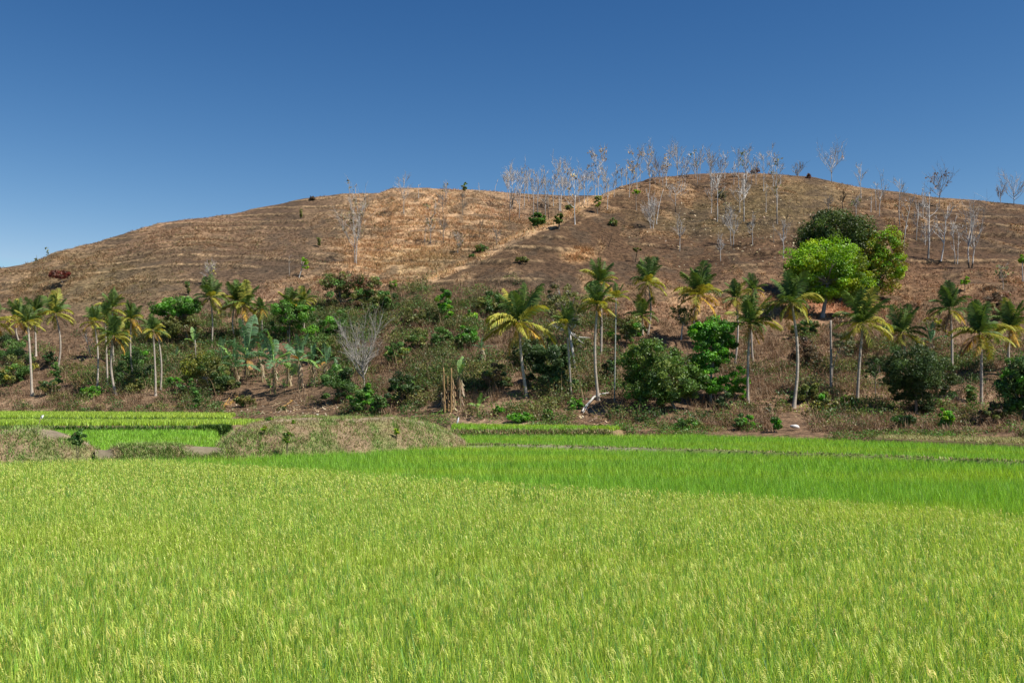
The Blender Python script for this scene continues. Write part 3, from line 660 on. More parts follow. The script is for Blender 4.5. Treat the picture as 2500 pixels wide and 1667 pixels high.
# betel palm
def betel(bu, by_, cu, cy, label):
    rng = np.random.default_rng(77); p = base_at(bu, by_); root = empty("betel_palm", p); tag(root, label, "palm tree")
    c = local(p, cu, cy, p[1]); s = np.linspace(0, 1, 10)[:, None]
    ac = Acc(); tube(ac, np.array([0, 0, -.2]) + (c + np.array([0, 0, .2])) * s, 0.065 * (1 - .3 * s[:, 0]), (0.38, 0.40, 0.35), 7); ac.out("trunk", M_PTRUNK, root, True)
    for k in range(10): frond(root, [75, 60, 45, 30, 15, 5][k % 6], "o" if k % 3 else "g", 1.35, k * 2.4, c, rng)
betel(1500, 980, 1504, 728, "thin betel palm with a greenish-white pole trunk and bright yellow-green tuft")

# ------------------------------------------------------------------ bare trees on the hill
def bare_tree(bu, by_, ty, label, seed, w=None, lean=0.0, style="teak", leaves=0, lcol=None, col=(0.54, 0.505, 0.465), thick=1.0, stems=1, group="leafless trees on the hill", burnt=False, name="bare_tree", cat="bare tree"):
    rng = np.random.default_rng(seed); p = base_at(bu, by_); Y = p[1]
    H = px2m(by_ - ty, Y); W_ = px2m(w, Y) / 2 if w else H * rng.uniform(.20, .30)
    root = empty(name, p); tag(root, label, cat, group)
    col = np.array(col) * rng.uniform(.86, 1.1)
    tips = []
    px = Y / 995.0
    r0 = max(0.0095 * H * thick, 0.37 * px * thick)
    for st in range(stems):
        tk, br = Acc(), Acc()
        ox = (st - (stems - 1) / 2) * 0.35
        Hs = H * (1 - 0.18 * st); n = 9; s = np.linspace(0, 1, n)
        topf = {"fork": 0.55, "ghost": 0.5}.get(style, 0.97)
        P = np.c_[ox + lean * H * s ** 1.3 + (ox * 1.5) * s, np.zeros(n), -0.2 + (Hs * topf + 0.2) * s]
        P[:, :2] += rng.normal(0, H * 0.012, (n, 2)).cumsum(0) * 0.5; P[0, :2] = (ox, 0)
        R = r0 * (1 - (0.72 if style != "fork" else 0.3) * s); R[0] *= 1.25
        C = np.tile(col, (n, 1))
        if burnt: C[:3] = (0.035, 0.03, 0.026)
        elif rng.uniform() < .5: C[:2] *= 0.45
        tube(tk, P, R, C, 6)
        nb = {"teak": 9, "fork": 7, "fan": 11, "pole": 3, "low": 12, "ghost": 26}[style]
        for b in range(nb):
            f0 = {"teak": rng.uniform(.30, .95), "fork": rng.uniform(.80, 1.0), "fan": rng.uniform(.25, .8), "pole": rng.uniform(.35, .95), "low": rng.uniform(.12, .7), "ghost": rng.uniform(.42, .95)}[style]
            q = np.array([np.interp(f0, s, P[:, k]) for k in range(3)]); rb = np.interp(f0, s, R)
            az = rng.uniform(0, 6.28); el = rad(rng.uniform(28, 62) if style != "fork" else rng.uniform(40, 78))
            ln = W_ * rng.uniform(.65, 1.1) / max(math.cos(el), .35)
            ln = min(ln, (H - q[2]) * 1.0 / max(math.sin(el), .3) + 0.15 * H)
            if style == "pole": ln *= 0.5
            m = 6; t = np.linspace(0, 1, m); e = el + rad(rng.uniform(5, 30)) * t
            dd = np.stack([np.cos(e) * math.cos(az), np.cos(e) * math.sin(az), np.sin(e)], 1) + rng.normal(0, .10, (m, 3))
            B = q + np.concatenate([[np.zeros(3)], np.cumsum(dd[:-1] * ln / (m - 1), 0)])
            Rb = np.maximum(min(rb * .8, r0 * .66) * (1 - .72 * t), 0.15 * px)
            tube(br, B, Rb, col * rng.uniform(.9, 1.1), 4, False); tips.append(B[-1])
            for k in range({"pole": 2, "ghost": 5}.get(style, 4)):
                ft = rng.uniform(.3, 1.0); q2 = np.array([np.interp(ft, t, B[:, j]) for j in range(3)])
                a2 = az + rng.normal(0, .9); e2 = el + rng.normal(.25, .35); l2 = ln * rng.uniform(.25, .55)
                v = np.array([math.cos(e2) * math.cos(a2), math.cos(e2) * math.sin(a2), math.sin(e2)])
                B2 = np.stack([q2, q2 + v * l2 * .5 + rng.normal(0, .04 * l2, 3), q2 + v * l2 + np.array([0, 0, .12 * l2])])
                tube(br, B2, np.array([.17, .13, .09]) * px * 1.0, col * rng.uniform(.85, 1.15), 3, False); tips.append(B2[-1])
                for k2 in range(4):
                    v3 = v + rng.normal(0, .5, 3); q3 = B2[1 + k2 % 2]
                    tube(br, np.stack([q3, q3 + v3 * l2 * .45]), np.array([.11, .06]) * px, col * .9, 3, False)
        tk.out("trunk", M_BARK, root, True); br.out("branches", M_BARK, root)
    if leaves:
        tips = np.array(tips); leaves = max(2, int(leaves * .6)); k = rng.integers(0, len(tips), leaves); k2 = np.repeat(k, 4)
        Q = tips[k2] + rng.normal(0, .28, (len(k2), 3)) + np.array([0, 0, -.25])
        ac = Acc(); leaf_quads(ac, Q, 0.46, pal(rng, len(Q), lcol or [(0.46, 0.33, 0.15), (0.56, 0.43, 0.22), (0.34, 0.24, 0.11)], .2), rng, up=-.2, aspect=.6); ac.out("leaves", M_DRY, root)
    return root
SKY_ = "leafless teak-like trees along the ridge"; SLO = "leafless pale trees on the right slope"; GOLD = "bare trees on the golden slope"
BT = [
 (868, 474, 450, "hair-thin dead sapling alone on the skyline above the dark burnt patch", 401, dict(style="pole", group=GOLD)),
 (986, 521, 444, "bare tree with a few skinny upper limbs at the left bump of the skyline", 402, dict(w=40, group=GOLD)),
 (1022, 486, 450, "slight dead sapling beside the skyline's straw-topped bump", 418, dict(style="pole", group=GOLD)),
 (868, 645, 505, "largest bare tree on the golden slope, twin-stemmed with withered leaves", 403, dict(w=82, leaves=60, stems=2, group=GOLD, lcol=[(0.27, 0.23, 0.11), (0.22, 0.18, 0.08)])),
 (1051, 594, 512, "tree topped by a tuft of pale dry leaves in mid golden slope", 404, dict(w=34, leaves=34, group=GOLD, lcol=[(0.30, 0.26, 0.12), (0.20, 0.18, 0.08)])),
 (1038, 596, 552, "slim bare stem right beside the tree with the pale leafy top", 405, dict(style="pole", group=GOLD)),
 (1083, 592, 538, "wispy grey bare tree just right of the tree with the pale leafy top", 406, dict(w=34, style="fan", col=(0.30, 0.26, 0.22), group=GOLD)),
 (1118, 622, 578, "small dry tree with drooping withered leaves low in the golden valley", 407, dict(w=26, leaves=26, group=GOLD, lcol=[(0.30, 0.24, 0.11), (0.2, 0.16, 0.08)])),
 (1089, 487, 452, "little half-leaved tree on the skyline left of the green-topped sapling", 408, dict(w=18, leaves=10, group=GOLD, lcol=[(0.15, 0.15, 0.06)])),
 (1081, 520, 482, "thin grey bare tree under the half-leaved skyline tree", 409, dict(w=28, col=(0.30, 0.27, 0.23), group=GOLD)),
 (1130, 525, 482, "faint bare tree with dark twigs under the green-topped skyline sapling", 410, dict(w=30, col=(0.24, 0.21, 0.17), group=GOLD)),
 (1169, 584, 545, "crooked dark dead tree with a leaning trunk on the golden slope", 411, dict(w=30, lean=.2, col=(0.16, 0.13, 0.10), group=GOLD)),
 (1213, 600, 556, "hazy grey bare tree below the ridge plantation's left end", 412, dict(w=26, style="fan", col=(0.28, 0.24, 0.20), group=GOLD)),
 (706, 674, 624, "thin pale dead tree left of the half-green bare tree", 413, dict(style="pole", col=(0.40, 0.36, 0.32), group=GOLD)),
 (221, 872, 823, "small white dead sapling leaning left among the left-hand coconut palms", 414, dict(lean=-.2, col=(0.5, 0.47, 0.42), group=None)),
 (515, 692, 652, "grey twiggy dead shrub with a yellowish top behind the dark spiky palm", 415, dict(w=34, style="low", leaves=14, lcol=[(0.30, 0.28, 0.07)], group=None)),
 (1207, 469, 440, "bent dead sapling on the skyline left of the ridge plantation", 416, dict(lean=.25, style="pole", group=SKY_)),
 (1170, 468, 448, "barely visible dead twig tree on the skyline between sapling and bent one", 417, dict(style="pole", group=SKY_)),
 (1249, 512, 419, "first big bare tree of the ridge plantation, double-stemmed with broad twigs", 420, dict(w=44, stems=2, group=SKY_)),
 (1243, 540, 452, "lower dark-trunked bare tree in front of the plantation's first big tree", 421, dict(w=26, col=(0.28, 0.24, 0.20), group=SKY_)),
 (1268, 535, 427, "bare ridge tree with a thin dark lower trunk above the bright green bush's left", 422, dict(w=30, lean=.03, group=SKY_)),
 (1279, 510, 426, "bare ridge tree with wide forking white limbs second in the plantation", 423, dict(w=44, style="fork", leaves=5, group=SKY_)),
 (1302, 525, 453, "short pole-like bare tree behind the bright green bush", 424, dict(style="pole", group=SKY_)),
 (1313, 520, 413, "tall bare tree rising straight above the bright green bush with a Y-shaped top", 425, dict(w=34, leaves=4, group=SKY_)),
 (1331, 532, 411, "tall bare tree with a pale lower trunk at the bright green bush's right edge", 426, dict(w=26, group=SKY_)),
 (1340, 537, 440, "dark-based bare tree left of the small round green tree", 427, dict(w=30, col=(0.30, 0.27, 0.23), burnt=True, group=SKY_)),
 (1351, 505, 426, "bare tree with a few pale leaves right behind the dark-based one", 428, dict(w=26, leaves=8, group=SKY_)),
 (1367, 514, 395, "tallest bare tree of the left plantation with a wide twiggy twin top", 429, dict(w=40, stems=2, group=SKY_)),
 (1378, 478, 440, "short hidden bare tree right of the plantation's tallest tree", 430, dict(w=18, group=SKY_)),
 (1388, 477, 443, "faint bluish-grey bare tree in the gap before the white leafy tree", 431, dict(w=20, group=SKY_)),
 (1404, 549, 417, "white-trunked bare tree with a forked base and tufts of dry leaves at the spur edge", 432, dict(w=46, leaves=16, col=(0.62, 0.59, 0.55), thick=1.2, group=SKY_)),
 (1426, 495, 414, "bare tree with brown leaf tufts between the white-trunked and brown-leaved trees", 433, dict(w=36, leaves=14, group=SKY_)),
 (1453, 481, 412, "slim bare tree half hidden by the big brown-leaved tree", 434, dict(w=22, leaves=8, group=SKY_)),
 (1461, 480, 384, "tall tree still full of large brown hanging leaves above the saddle", 435, dict(w=58, leaves=74, group=SKY_)),
 (1482, 512, 433, "pale bare tree with low side limbs right of the brown-leaved tree", 436, dict(w=34, col=(0.52, 0.49, 0.45), group=SKY_)),
 (1504, 461, 405, "straight bare tree standing first where the right hill starts to rise", 437, dict(w=14, group=SKY_)),
 (1519, 457, 417, "low thin bare tree second where the right hill starts to rise", 438, dict(w=18, group=SKY_)),
 (1529, 450, 398, "thin bare pole tree third where the right hill starts to rise", 439, dict(w=16, group=SKY_)),
 (1536, 482, 437, "small pale bare tree just below the skyline left of the yellow-leaved tree", 440, dict(style="pole", group=SKY_)),
 (1555, 462, 381, "skyline tree with yellow-brown leaf tufts on its left side", 441, dict(w=48, leaves=34, group=SKY_)),
 (1588, 443, 369, "thick-limbed bare tree with a dark leaning trunk and broad spreading top on the ridge", 442, dict(w=52, style="fork", lean=-.12, thick=1.5, leaves=10, group=SKY_)),
 (1610, 445, 400, "low bushy grey bare tree between the thick-limbed and the sparse-leaved trees", 443, dict(w=46, style="low", col=(0.33, 0.29, 0.27), group=SKY_)),
 (1627, 453, 374, "skyline tree with sparse brown leaves high on a dark thin trunk", 444, dict(w=34, leaves=22, group=SKY_)),
 (1654, 433, 369, "bare tree with pale S-shaped limbs near the ridge's highest part", 445, dict(w=48, style="fork", leaves=3, group=SKY_)),
 (1677, 431, 386, "narrow upright bare tree left of the one with green leaves at its foot", 446, dict(w=16, group=SKY_)),
 (1697, 434, 374, "bare ridge tree with green leaves growing round its lower trunk", 447, dict(w=30, leaves=8, lcol=[(0.07, 0.14, 0.03)], group=SKY_)),
 (1736, 458, 391, "broad twiggy bare tree standing across the skyline right of the green-footed one", 448, dict(w=50, style="teak", group=SKY_)),
 (1769, 435, 376, "spindly bare ridge tree with a straight thin stem behind the twiggy broad one", 449, dict(w=22, group=SKY_)),
 (1803, 459, 375, "bare ridge tree with a three-pronged white top over a pale green haze of leaves", 450, dict(w=34, leaves=10, lcol=[(0.16, 0.20, 0.07)], group=SKY_)),
 (1822, 433, 368, "bare ridge tree with zigzag right-hand limbs at the summit", 451, dict(w=26, lean=.02, group=SKY_)),
 (1864, 467, 375, "bare ridge tree with a tall Y top right of the red-brown skyline shrub", 452, dict(w=34, group=SKY_)),
 (1888, 456, 386, "leaning bare ridge tree just left of the tall olive-leaved one", 453, dict(w=18, lean=.06, group=SKY_)),
 (1897, 547, 405, "very tall bare tree with olive leaves near the top crossing the right skyline", 454, dict(w=34, leaves=10, lcol=[(0.20, 0.20, 0.08)], group=SKY_)),
 (1947, 432, 408, "faint low twig tree on the skyline right of the summit", 455, dict(w=32, style="low", col=(0.36, 0.33, 0.30), group=SKY_)),
 (2031, 446, 381, "round fan-shaped bare tree standing alone on the skyline above the mango trees", 456, dict(w=78, style="fan", leaves=4, lcol=[(0.6, 0.5, 0.4)], group=SKY_)),
 (2102, 484, 413, "white bare tree on the descending skyline right of the fan-shaped one", 457, dict(w=30, col=(0.52, 0.49, 0.46), group=SKY_)),
 (1585, 530, 445, "slender pale stem left behind the forked tree on the upper right slope", 460, dict(style="pole", group=SLO)),
 (1592, 558, 468, "small many-stemmed pale tree with a low right fork on the upper right slope", 461, dict(w=40, style="low", stems=2, group=SLO)),
 (1603, 547, 459, "bare tree with a long white stem leaning right on the upper right slope", 462, dict(w=24, lean=.22, style="pole", col=(0.60, 0.57, 0.53), thick=1.3, group=SLO)),
 (1650, 519, 458, "bare tree with a burnt base and wide low side limbs below the summit", 463, dict(w=56, burnt=True, group=SLO)),
 (1736, 521, 444, "bare tree with bent lower limbs left of the white double-forked one", 464, dict(w=34, group=SLO)),
 (1751, 542, 424, "tall white bare tree forking twice in the middle of the right slope", 465, dict(w=56, style="teak", col=(0.58, 0.55, 0.51), thick=1.2, group=SLO)),
 (1771, 538, 466, "thin dark dead tree with a leafy tip amid pale strewn leaves", 466, dict(style="pole", col=(0.17, 0.14, 0.11), leaves=5, lcol=[(0.5, 0.45, 0.25)], group=SLO)),
 (1806, 519, 450, "bare tree with straight right-angled limbs left of the tall white-stemmed one", 467, dict(w=48, group=SLO)),
 (1816, 541, 420, "tall bare tree with a straight white stem and a strong right-hand limb", 468, dict(w=50, col=(0.60, 0.57, 0.53), thick=1.2, group=SLO)),
 (1787, 600, 525, "double-trunked pale tree with a wide right limb among the strewn leaves", 469, dict(w=44, style="fork", stems=2, group=SLO)),
 (1838, 598, 530, "small slim bare tree right of the double-trunked one among the strewn leaves", 470, dict(w=26, group=SLO)),
 (1870, 518, 446, "lone bare pole-like tree below the Y-topped ridge tree", 471, dict(style="pole", col=(0.50, 0.47, 0.43), group=SLO)),
 (1659, 614, 535, "slim tree with upswept pale branches alone on the dark lower slope", 472, dict(w=28, style="fork", group=SLO)),
 (1759, 638, 586, "short grey forked tree low on the dark slope under the strewn leaves", 473, dict(w=24, style="fork", group=SLO)),
 (1889, 592, 545, "hardly visible thin brown sapling left of the white Y-branched tree", 474, dict(style="pole", col=(0.27, 0.22, 0.17), group=SLO)),
 (1912, 631, 546, "white tree with a smooth bent trunk and short Y-shaped branches left of the mango trees", 475, dict(w=34, style="fork", col=(0.60, 0.57, 0.53), thick=1.4, group=SLO)),
 (1921, 543, 518, "small burnt black stem on the slope under the olive-leaved ridge tree", 476, dict(style="pole", col=(0.05, 0.04, 0.035), group=SLO)),
 (2057, 515, 474, "crooked black burnt tree on the slope above the mango trees", 477, dict(style="fork", col=(0.06, 0.05, 0.04), w=18, group=SLO)),
 (2022, 532, 478, "fuzzy grey twig tree standing just above the dark mango dome", 478, dict(w=26, style="fan", col=(0.33, 0.29, 0.25), group=SLO)),
 (2090, 532, 482, "small bare stem with wispy green shoots right above the dark mango dome", 479, dict(w=20, leaves=10, lcol=[(0.18, 0.20, 0.07)], group=SLO)),
 (2126, 518, 476, "thin short bare stem between the mango dome and the curved pair", 480, dict(style="pole", group=SLO)),
 (2139, 514, 446, "straight left-hand stem of the curved pale pair right of the mango dome", 481, dict(style="pole", group=SLO)),
 (2146, 528, 444, "curved right-hand stem of the pale pair right of the mango dome", 482, dict(w=36, style="fork", lean=.03, group=SLO)),
 (2197, 552, 434, "tall bare tree with a candelabra top crossing the right skyline", 483, dict(w=40, col=(0.53, 0.50, 0.46), group=SLO)),
 (2205, 604, 482, "bare tree with a smooth trunk bending right beside the right mango tree", 484, dict(w=24, lean=.16, col=(0.60, 0.57, 0.53), thick=1.2, group=SLO)),
 (2237, 588, 488, "thin leaning bare tree between the bent one and the tall forked one", 485, dict(w=24, lean=.07, group=SLO)),
 (2254, 531, 470, "small bare tree right under the skyline left of the brown-twigged tree", 486, dict(w=20, group=SLO)),
 (2266, 631, 465, "tallest forked white tree in the middle of the far-right slope", 487, dict(w=52, col=(0.62, 0.59, 0.55), thick=1.3, group=SLO)),
 (2258, 598, 548, "low dead tree with crossed stems at the left foot of the tallest forked white tree", 488, dict(w=28, style="low", group=SLO)),
 (2297, 637, 500, "white tree with a slanting top and long right-hand side branches", 489, dict(w=44, lean=.12, col=(0.60, 0.57, 0.53), thick=1.3, group=SLO)),
 (2294, 507, 434, "wide brown-twigged tree with dead leaf clusters on the right skyline", 490, dict(w=68, style="fan", leaves=26, col=(0.36, 0.31, 0.27), lcol=[(0.16, 0.11, 0.07)], group=SLO)),
 (2334, 644, 536, "pair of slim white stems left of the broad many-limbed tree", 491, dict(w=26, stems=2, col=(0.58, 0.55, 0.51), group=SLO)),
 (2370, 655, 545, "broad many-limbed grey tree with a black forked base on the far-right slope", 492, dict(w=78, style="fork", stems=2, thick=1.7, burnt=True, group=SLO)),
 (2443, 497, 458, "small twiggy brown shrub-tree on the skyline left of the rightmost bush-like tree", 493, dict(w=26, style="fan", col=(0.38, 0.33, 0.30), group=SLO)),
 (2476, 500, 444, "big bushy bare tree on the skyline at the right end of the ridge", 494, dict(w=64, style="low", col=(0.42, 0.38, 0.35), group=SLO)),
 (2184, 562, 541, "short broken burnt stub on the slope right of the mango dome", 495, dict(style="pole", col=(0.08, 0.065, 0.05), group=SLO)),
 (2449, 706, 648, "spindly sapling with a faint green crown on the far-right slope", 496, dict(w=26, leaves=16, lcol=[(0.17, 0.19, 0.07)], col=(0.40, 0.36, 0.32), group=None)),
 (1470, 592, 574, "black burnt stick, left of two on the dark lower slope", 497, dict(style="pole", col=(0.035, 0.03, 0.025), group=None)),
 (1485, 603, 574, "black burnt bent stick, right of two on the dark lower slope", 498, dict(style="pole", lean=.3, col=(0.035, 0.03, 0.025), group=None)),
]
for (a, b, c, lb, sd_, kw) in BT: bare_tree(a, b, c, lb, sd_, **kw)

rx = random.Random(5)
for k in range(30):     # the rest of the hazy row behind, nothing tells them apart
    u_ = 1235 + k * 23 + rx.uniform(-12, 12); ry = float(min(ridA(u_), ridB(u_))) + rx.uniform(6, 26)
    bare_tree(u_, ry, ry - rx.uniform(45, 82), "thin hazy grey leafless tree standing among the row along the ridge", 560 + k, w=rx.uniform(16, 30), thick=.7, col=(0.50, 0.47, 0.45), group="thin grey trees of the ridge row")

# the big whitish dead tree in the undergrowth
def ghost_tree():
    bare_tree(891, 958, 790, "big whitish dead tree with dense tangled twigs in the undergrowth", 520, w=118, style="ghost", thick=1.8, stems=1, col=(0.43, 0.395, 0.35), group=None)
ghost_tree()

# ------------------------------------------------------------------ leafy trees and shrubs
def crown(ells, n, size, cols, rng, clumps=60, shell=0.62, up=0.35, aspect=0.55, jit=0.2):
    """leaves in uneven clumps through the volume of several ellipsoids (local coordinates)"""
    vol = np.array([e[3] * e[4] * e[5] for e in ells]) ** 0.7; vol /= vol.sum(); n = int(n * 2.1); clumps = int(clumps * 1.45)
    P, C, O = [], [], []
    for e, f in zip(ells, vol):
        k = max(4, int(clumps * f)); m = max(20, int(n * f / k))
        d = rng.normal(size=(k, 3)); d /= np.linalg.norm(d, axis=1)[:, None]
        r = rng.uniform(shell, 1.0, k) ** 0.8; r[rng.uniform(0, 1, k) < .18] *= .6
        cc = np.array(e[:3]) + d * r[:, None] * np.array(e[3:])
        rm = (e[3] * e[4] * e[5]) ** (1 / 3); cr = rm * rng.uniform(.20, .40, k)
        q = rng.normal(size=(k, m, 3)); q /= np.linalg.norm(q, axis=2)[..., None]; q *= rng.uniform(.12, 1, (k, m, 1)) ** .42 * np.array([1, 1, .72])
        P.append((cc[:, None] + q * cr[:, None, None]).reshape(-1, 3)); O.append((q * 1.0 + d[:, None] * .5).reshape(-1, 3))
        base = pal(rng, k, cols, jit); C.append((np.repeat(base, m, axis=0) * rng.uniform(.8, 1.22, (k * m, 1))))
    ac = Acc(); leaf_quads(ac, np.concatenate(P), size, np.clip(np.concatenate(C), 0.005, .9), rng, up, aspect, np.concatenate(O)); return ac
DKG = [(0.057, 0.108, 0.032), (0.072, 0.129, 0.037), (0.048, 0.089, 0.029)]
MIDG = [(0.111, 0.22, 0.047), (0.135, 0.254, 0.055), (0.094, 0.186, 0.043)]
BRG = [(0.12, 0.34, 0.03), (0.15, 0.38, 0.035), (0.095, 0.27, 0.028)]
LIME = [(0.22, 0.41, 0.022), (0.26, 0.45, 0.026), (0.17, 0.34, 0.022), (0.31, 0.42, 0.03)]
OLV = [(0.17, 0.19, 0.045), (0.22, 0.22, 0.06), (0.14, 0.165, 0.04)]
BRN = [(0.203, 0.135, 0.074), (0.257, 0.176, 0.095), (0.162, 0.115, 0.068)]
YEL = [(0.34, 0.33, 0.04), (0.28, 0.32, 0.04), (0.40, 0.34, 0.05)]
RED = [(0.20, 0.055, 0.035), (0.16, 0.06, 0.04)]
def tree(bu, by_, lobes, label, seed, cols, n=5000, size=0.24, trunk=0.16, tcol=(0.22, 0.19, 0.155), name="broadleaf_tree", cat="tree", group=None, clumps=70, depth=0.9, extra=None, limbs=True, shell=0.62, trunkname="trunk", Yoff=0.0, up=.35):
    """lobes: (u, py, half width, half height) in photograph units, turned into metres at the tree's own distance"""
    rng = np.random.default_rng(seed); p = base_at(bu, by_); Y = p[1] + Yoff
    root = empty(name, p); tag(root, label, cat, group)
    E = []
    for i, (lu, lp, lw, lh) in enumerate(lobes):
        c = local(p, lu, lp, Y); lw, lh = lw * 1.08, lh * 1.08; E.append((c[0], c[1] + rng.normal(0, .25) * px2m(lw, Y), c[2], px2m(lw, Y), px2m(lw, Y) * depth, px2m(lh, Y)))
    sz = size if size > 0 else -size
    crown(E, n, sz, cols, rng, clumps, shell, up).out("crown", M_LEAF, root)
    if extra: 
        ex_n, ex_cols, ex_lobes, ex_name = extra
        E2 = []
        for (lu, lp, lw, lh) in ex_lobes:
            c = local(p, lu, lp, Y); E2.append((c[0], c[1] - .3, c[2], px2m(lw, Y), px2m(lw, Y) * depth, px2m(lh, Y)))
        crown(E2, ex_n, sz, ex_cols, rng, max(10, clumps // 2), .5, up).out(ex_name, M_LEAF, root)
    ac = Acc(); top = max(E, key=lambda e: e[5] * e[3])
    c = np.array(top[:3]); fork = c * np.array([.55, .55, 0]) + np.array([0, 0, max(.25, (c[2] - top[5]) * .9 + .15)])
    s = np.linspace(0, 1, 6)[:, None]; P = np.array([0, 0, -.25]) + (fork + np.array([0, 0, .25])) * s; P[:, 0] += np.sin(s[:, 0] * 4 + seed) * .05
    tube(ac, P, trunk * (1 - .3 * s[:, 0]) * np.r_[1.35, np.ones(5)], tcol, 7)
    if limbs:
        for e in E:
            for k in range(4):
                tgt = np.array(e[:3]) + rng.normal(0, .38, 3) * np.array(e[3:]); m = (fork + tgt) / 2 + rng.normal(0, .12, 3) * e[3]
                tube(ac, np.stack([fork, m, tgt]), np.array([.5, .33, .12]) * trunk, np.array(tcol) * rng.uniform(.9, 1.15), 5, False)
    ac.out(trunkname, M_BARK, root, True)
    return root
def shrub(u, by_, w, h, label, seed, cols, n=900, size=0.17, name="shrub", cat="shrub", group="bushes on the lower slope", tall=False):
    if by_ > 740: w, h, n = w * 1.22, h * 1.22, int(n * 1.4)
    lob = [(u, by_ - h * .52, w * .42, h * .46), (u - w * .26, by_ - h * .36, w * .26, h * .33), (u + w * .27, by_ - h * .34, w * .25, h * .32)]
    if tall: lob = [(u, by_ - h * .72, w * .40, h * .28), (u + w * .1, by_ - h * .40, w * .36, h * .30)]
    return tree(u, by_, lob, label, seed, cols, n, size, 0.035, name=name, cat=cat, group=group, clumps=26, trunkname="stem", shell=.35)

# the mango trees on the slope
MG = "mango trees on the slope"
tree(2050, 735, [(2045, 562, 80, 46), (2008, 600, 54, 38), (2098, 604, 44, 50), (2060, 650, 74, 70), (2085, 690, 50, 40)], "dark green domed mango tree, rearmost and highest of the three on the slope", 601, [(0.062, 0.105, 0.024), (0.075, 0.125, 0.026), (0.052, 0.09, 0.02), (0.09, 0.135, 0.024)], 20000, .30, .3, name="mango_tree", group=MG, clumps=260, Yoff=1.0)
tree(2008, 776, [(1968, 645, 54, 46), (2030, 632, 66, 48), (2078, 678, 40, 50), (1992, 680, 60, 48), (1938, 668, 28, 44), (2040, 694, 54, 34), (2095, 690, 22, 32)], "bright lime-green mango tree, front one of the three, with a pale trunk over reddish litter", 602, LIME + [(0.14, 0.25, 0.025)], 13000, .27, .28, (0.30, 0.26, 0.23), name="mango_tree", group=MG, clumps=190)
tree(2135, 735, [(2152, 612, 46, 52), (2180, 640, 32, 44), (2128, 645, 38, 52), (2145, 680, 50, 36)], "lime-green and russet mango tree, right-hand one of the three on the slope", 603, LIME + [(0.22, 0.20, 0.03), (0.20, 0.15, 0.03)], 8500, .27, .25, name="mango_tree", group=MG, clumps=130)

# trees along the foot
tree(1652, 1003, [(1600, 885, 72, 52), (1560, 930, 46, 40), (1640, 920, 62, 50), (1610, 955, 52, 30), (1560, 965, 30, 22), (1690, 940, 36, 40), (1580, 860, 46, 26)], "broad dark green tree with dense hanging foliage beside the bright green one at the foot", 610, [(0.095, 0.18, 0.032), (0.12, 0.21, 0.038), (0.07, 0.13, 0.026), (0.165, 0.24, 0.05)], 12500, .21, .15, clumps=170)
tree(1732, 990, [(1752, 812, 46, 34), (1712, 818, 36, 30), (1770, 850, 32, 34), (1735, 866, 42, 36), (1752, 940, 30, 20), (1720, 905, 36, 34)], "tall bright green tree with a thin grey trunk behind the golden palm", 611, BRG + [(0.08, 0.18, 0.03)], 10000, .20, .12, (0.30, 0.29, 0.26), clumps=130, extra=(900, BRG, [(1742, 950, 22, 14), (1765, 925, 14, 12)], "lower_branch_leaves"))
shrub(1800, 975, 54, 66, "bright yellow-green bush at the foot of the golden palm's trunk", 612, BRG + LIME[:1], 1500, .17)
shrub(1765, 1006, 34, 48, "dark small bush under the bright green tree beside its trunk", 613, DKG, 900, .16)
tree(2240, 1010, [(2215, 890, 62, 46), (2185, 915, 34, 36), (2250, 930, 44, 48), (2305, 925, 34, 46), (2245, 985, 32, 28), (2205, 950, 34, 34)], "dense dark green round tree with tiny leaves at the right foot of the hill", 614, [(0.055, 0.10, 0.028), (0.07, 0.118, 0.033), (0.048, 0.085, 0.025), (0.095, 0.14, 0.04)], 14000, .16, .14, clumps=190)
tree(2496, 1022, [(2490, 905, 40, 38), (2470, 940, 30, 24), (2500, 960, 55, 46), (2540, 920, 50, 50), (2478, 985, 20, 20)], "dark green tree with bright leaf tips cut off by the right frame edge", 615, MIDG + DKG + BRG[:1], 8500, .19, .14, clumps=130)
tree(2135, 985, [(2140, 895, 22, 20), (2125, 915, 16, 16), (2128, 900, 10, 8)], "small thin tree with sparse dark leaves left of the dense dark round tree", 616, DKG, 700, .16, .05, clumps=22)
tree(2025, 925, [(2062, 835, 26, 22), (2048, 815, 16, 12), (2075, 855, 16, 14)], "thin open tree with dusty pale green leaves right of the headless trunk", 617, [(0.16, 0.18, 0.09), (0.13, 0.15, 0.07)], 900, .18, .05, clumps=26)
tree(465, 850, [(425, 748, 52, 20), (455, 745, 30, 20), (390, 758, 22, 14)], "wide fig-like tree with a bright green flat top and dull olive lower leaves", 620, BRG + MIDG, 5200, .24, .16, clumps=90, extra=(4200, OLV + BRN[:1], [(448, 795, 44, 34), (420, 790, 30, 26)], "lower_crown"))
tree(514, 957, [(495, 892, 44, 32), (465, 905, 26, 26), (530, 905, 28, 28), (490, 870, 32, 18)], "olive bushy tree with yellow flecks and a short pale trunk above the debris bank", 621, OLV + MIDG[:1], 4200, .20, .08, (0.34, 0.30, 0.26), clumps=80, extra=(260, YEL, [(480, 890, 40, 30)], "yellow_leaves"))
tree(1403, 903, [(1380, 765, 46, 36), (1350, 740, 30, 26), (1415, 740, 32, 26), (1370, 710, 36, 18), (1425, 830, 24, 20)], "gnarled pale-limbed tree with thin olive foliage behind the stunted palm", 622, OLV + [(0.20, 0.19, 0.11)], 2600, .19, .17, (0.50, 0.48, 0.44), clumps=60)
tree(705, 838, [(710, 765, 46, 24), (690, 750, 26, 16), (735, 755, 24, 18), (685, 795, 26, 18)], "compact bright green round tree in front of the yellow palm", 623, BRG + MIDG, 4600, .22, .10, clumps=80)
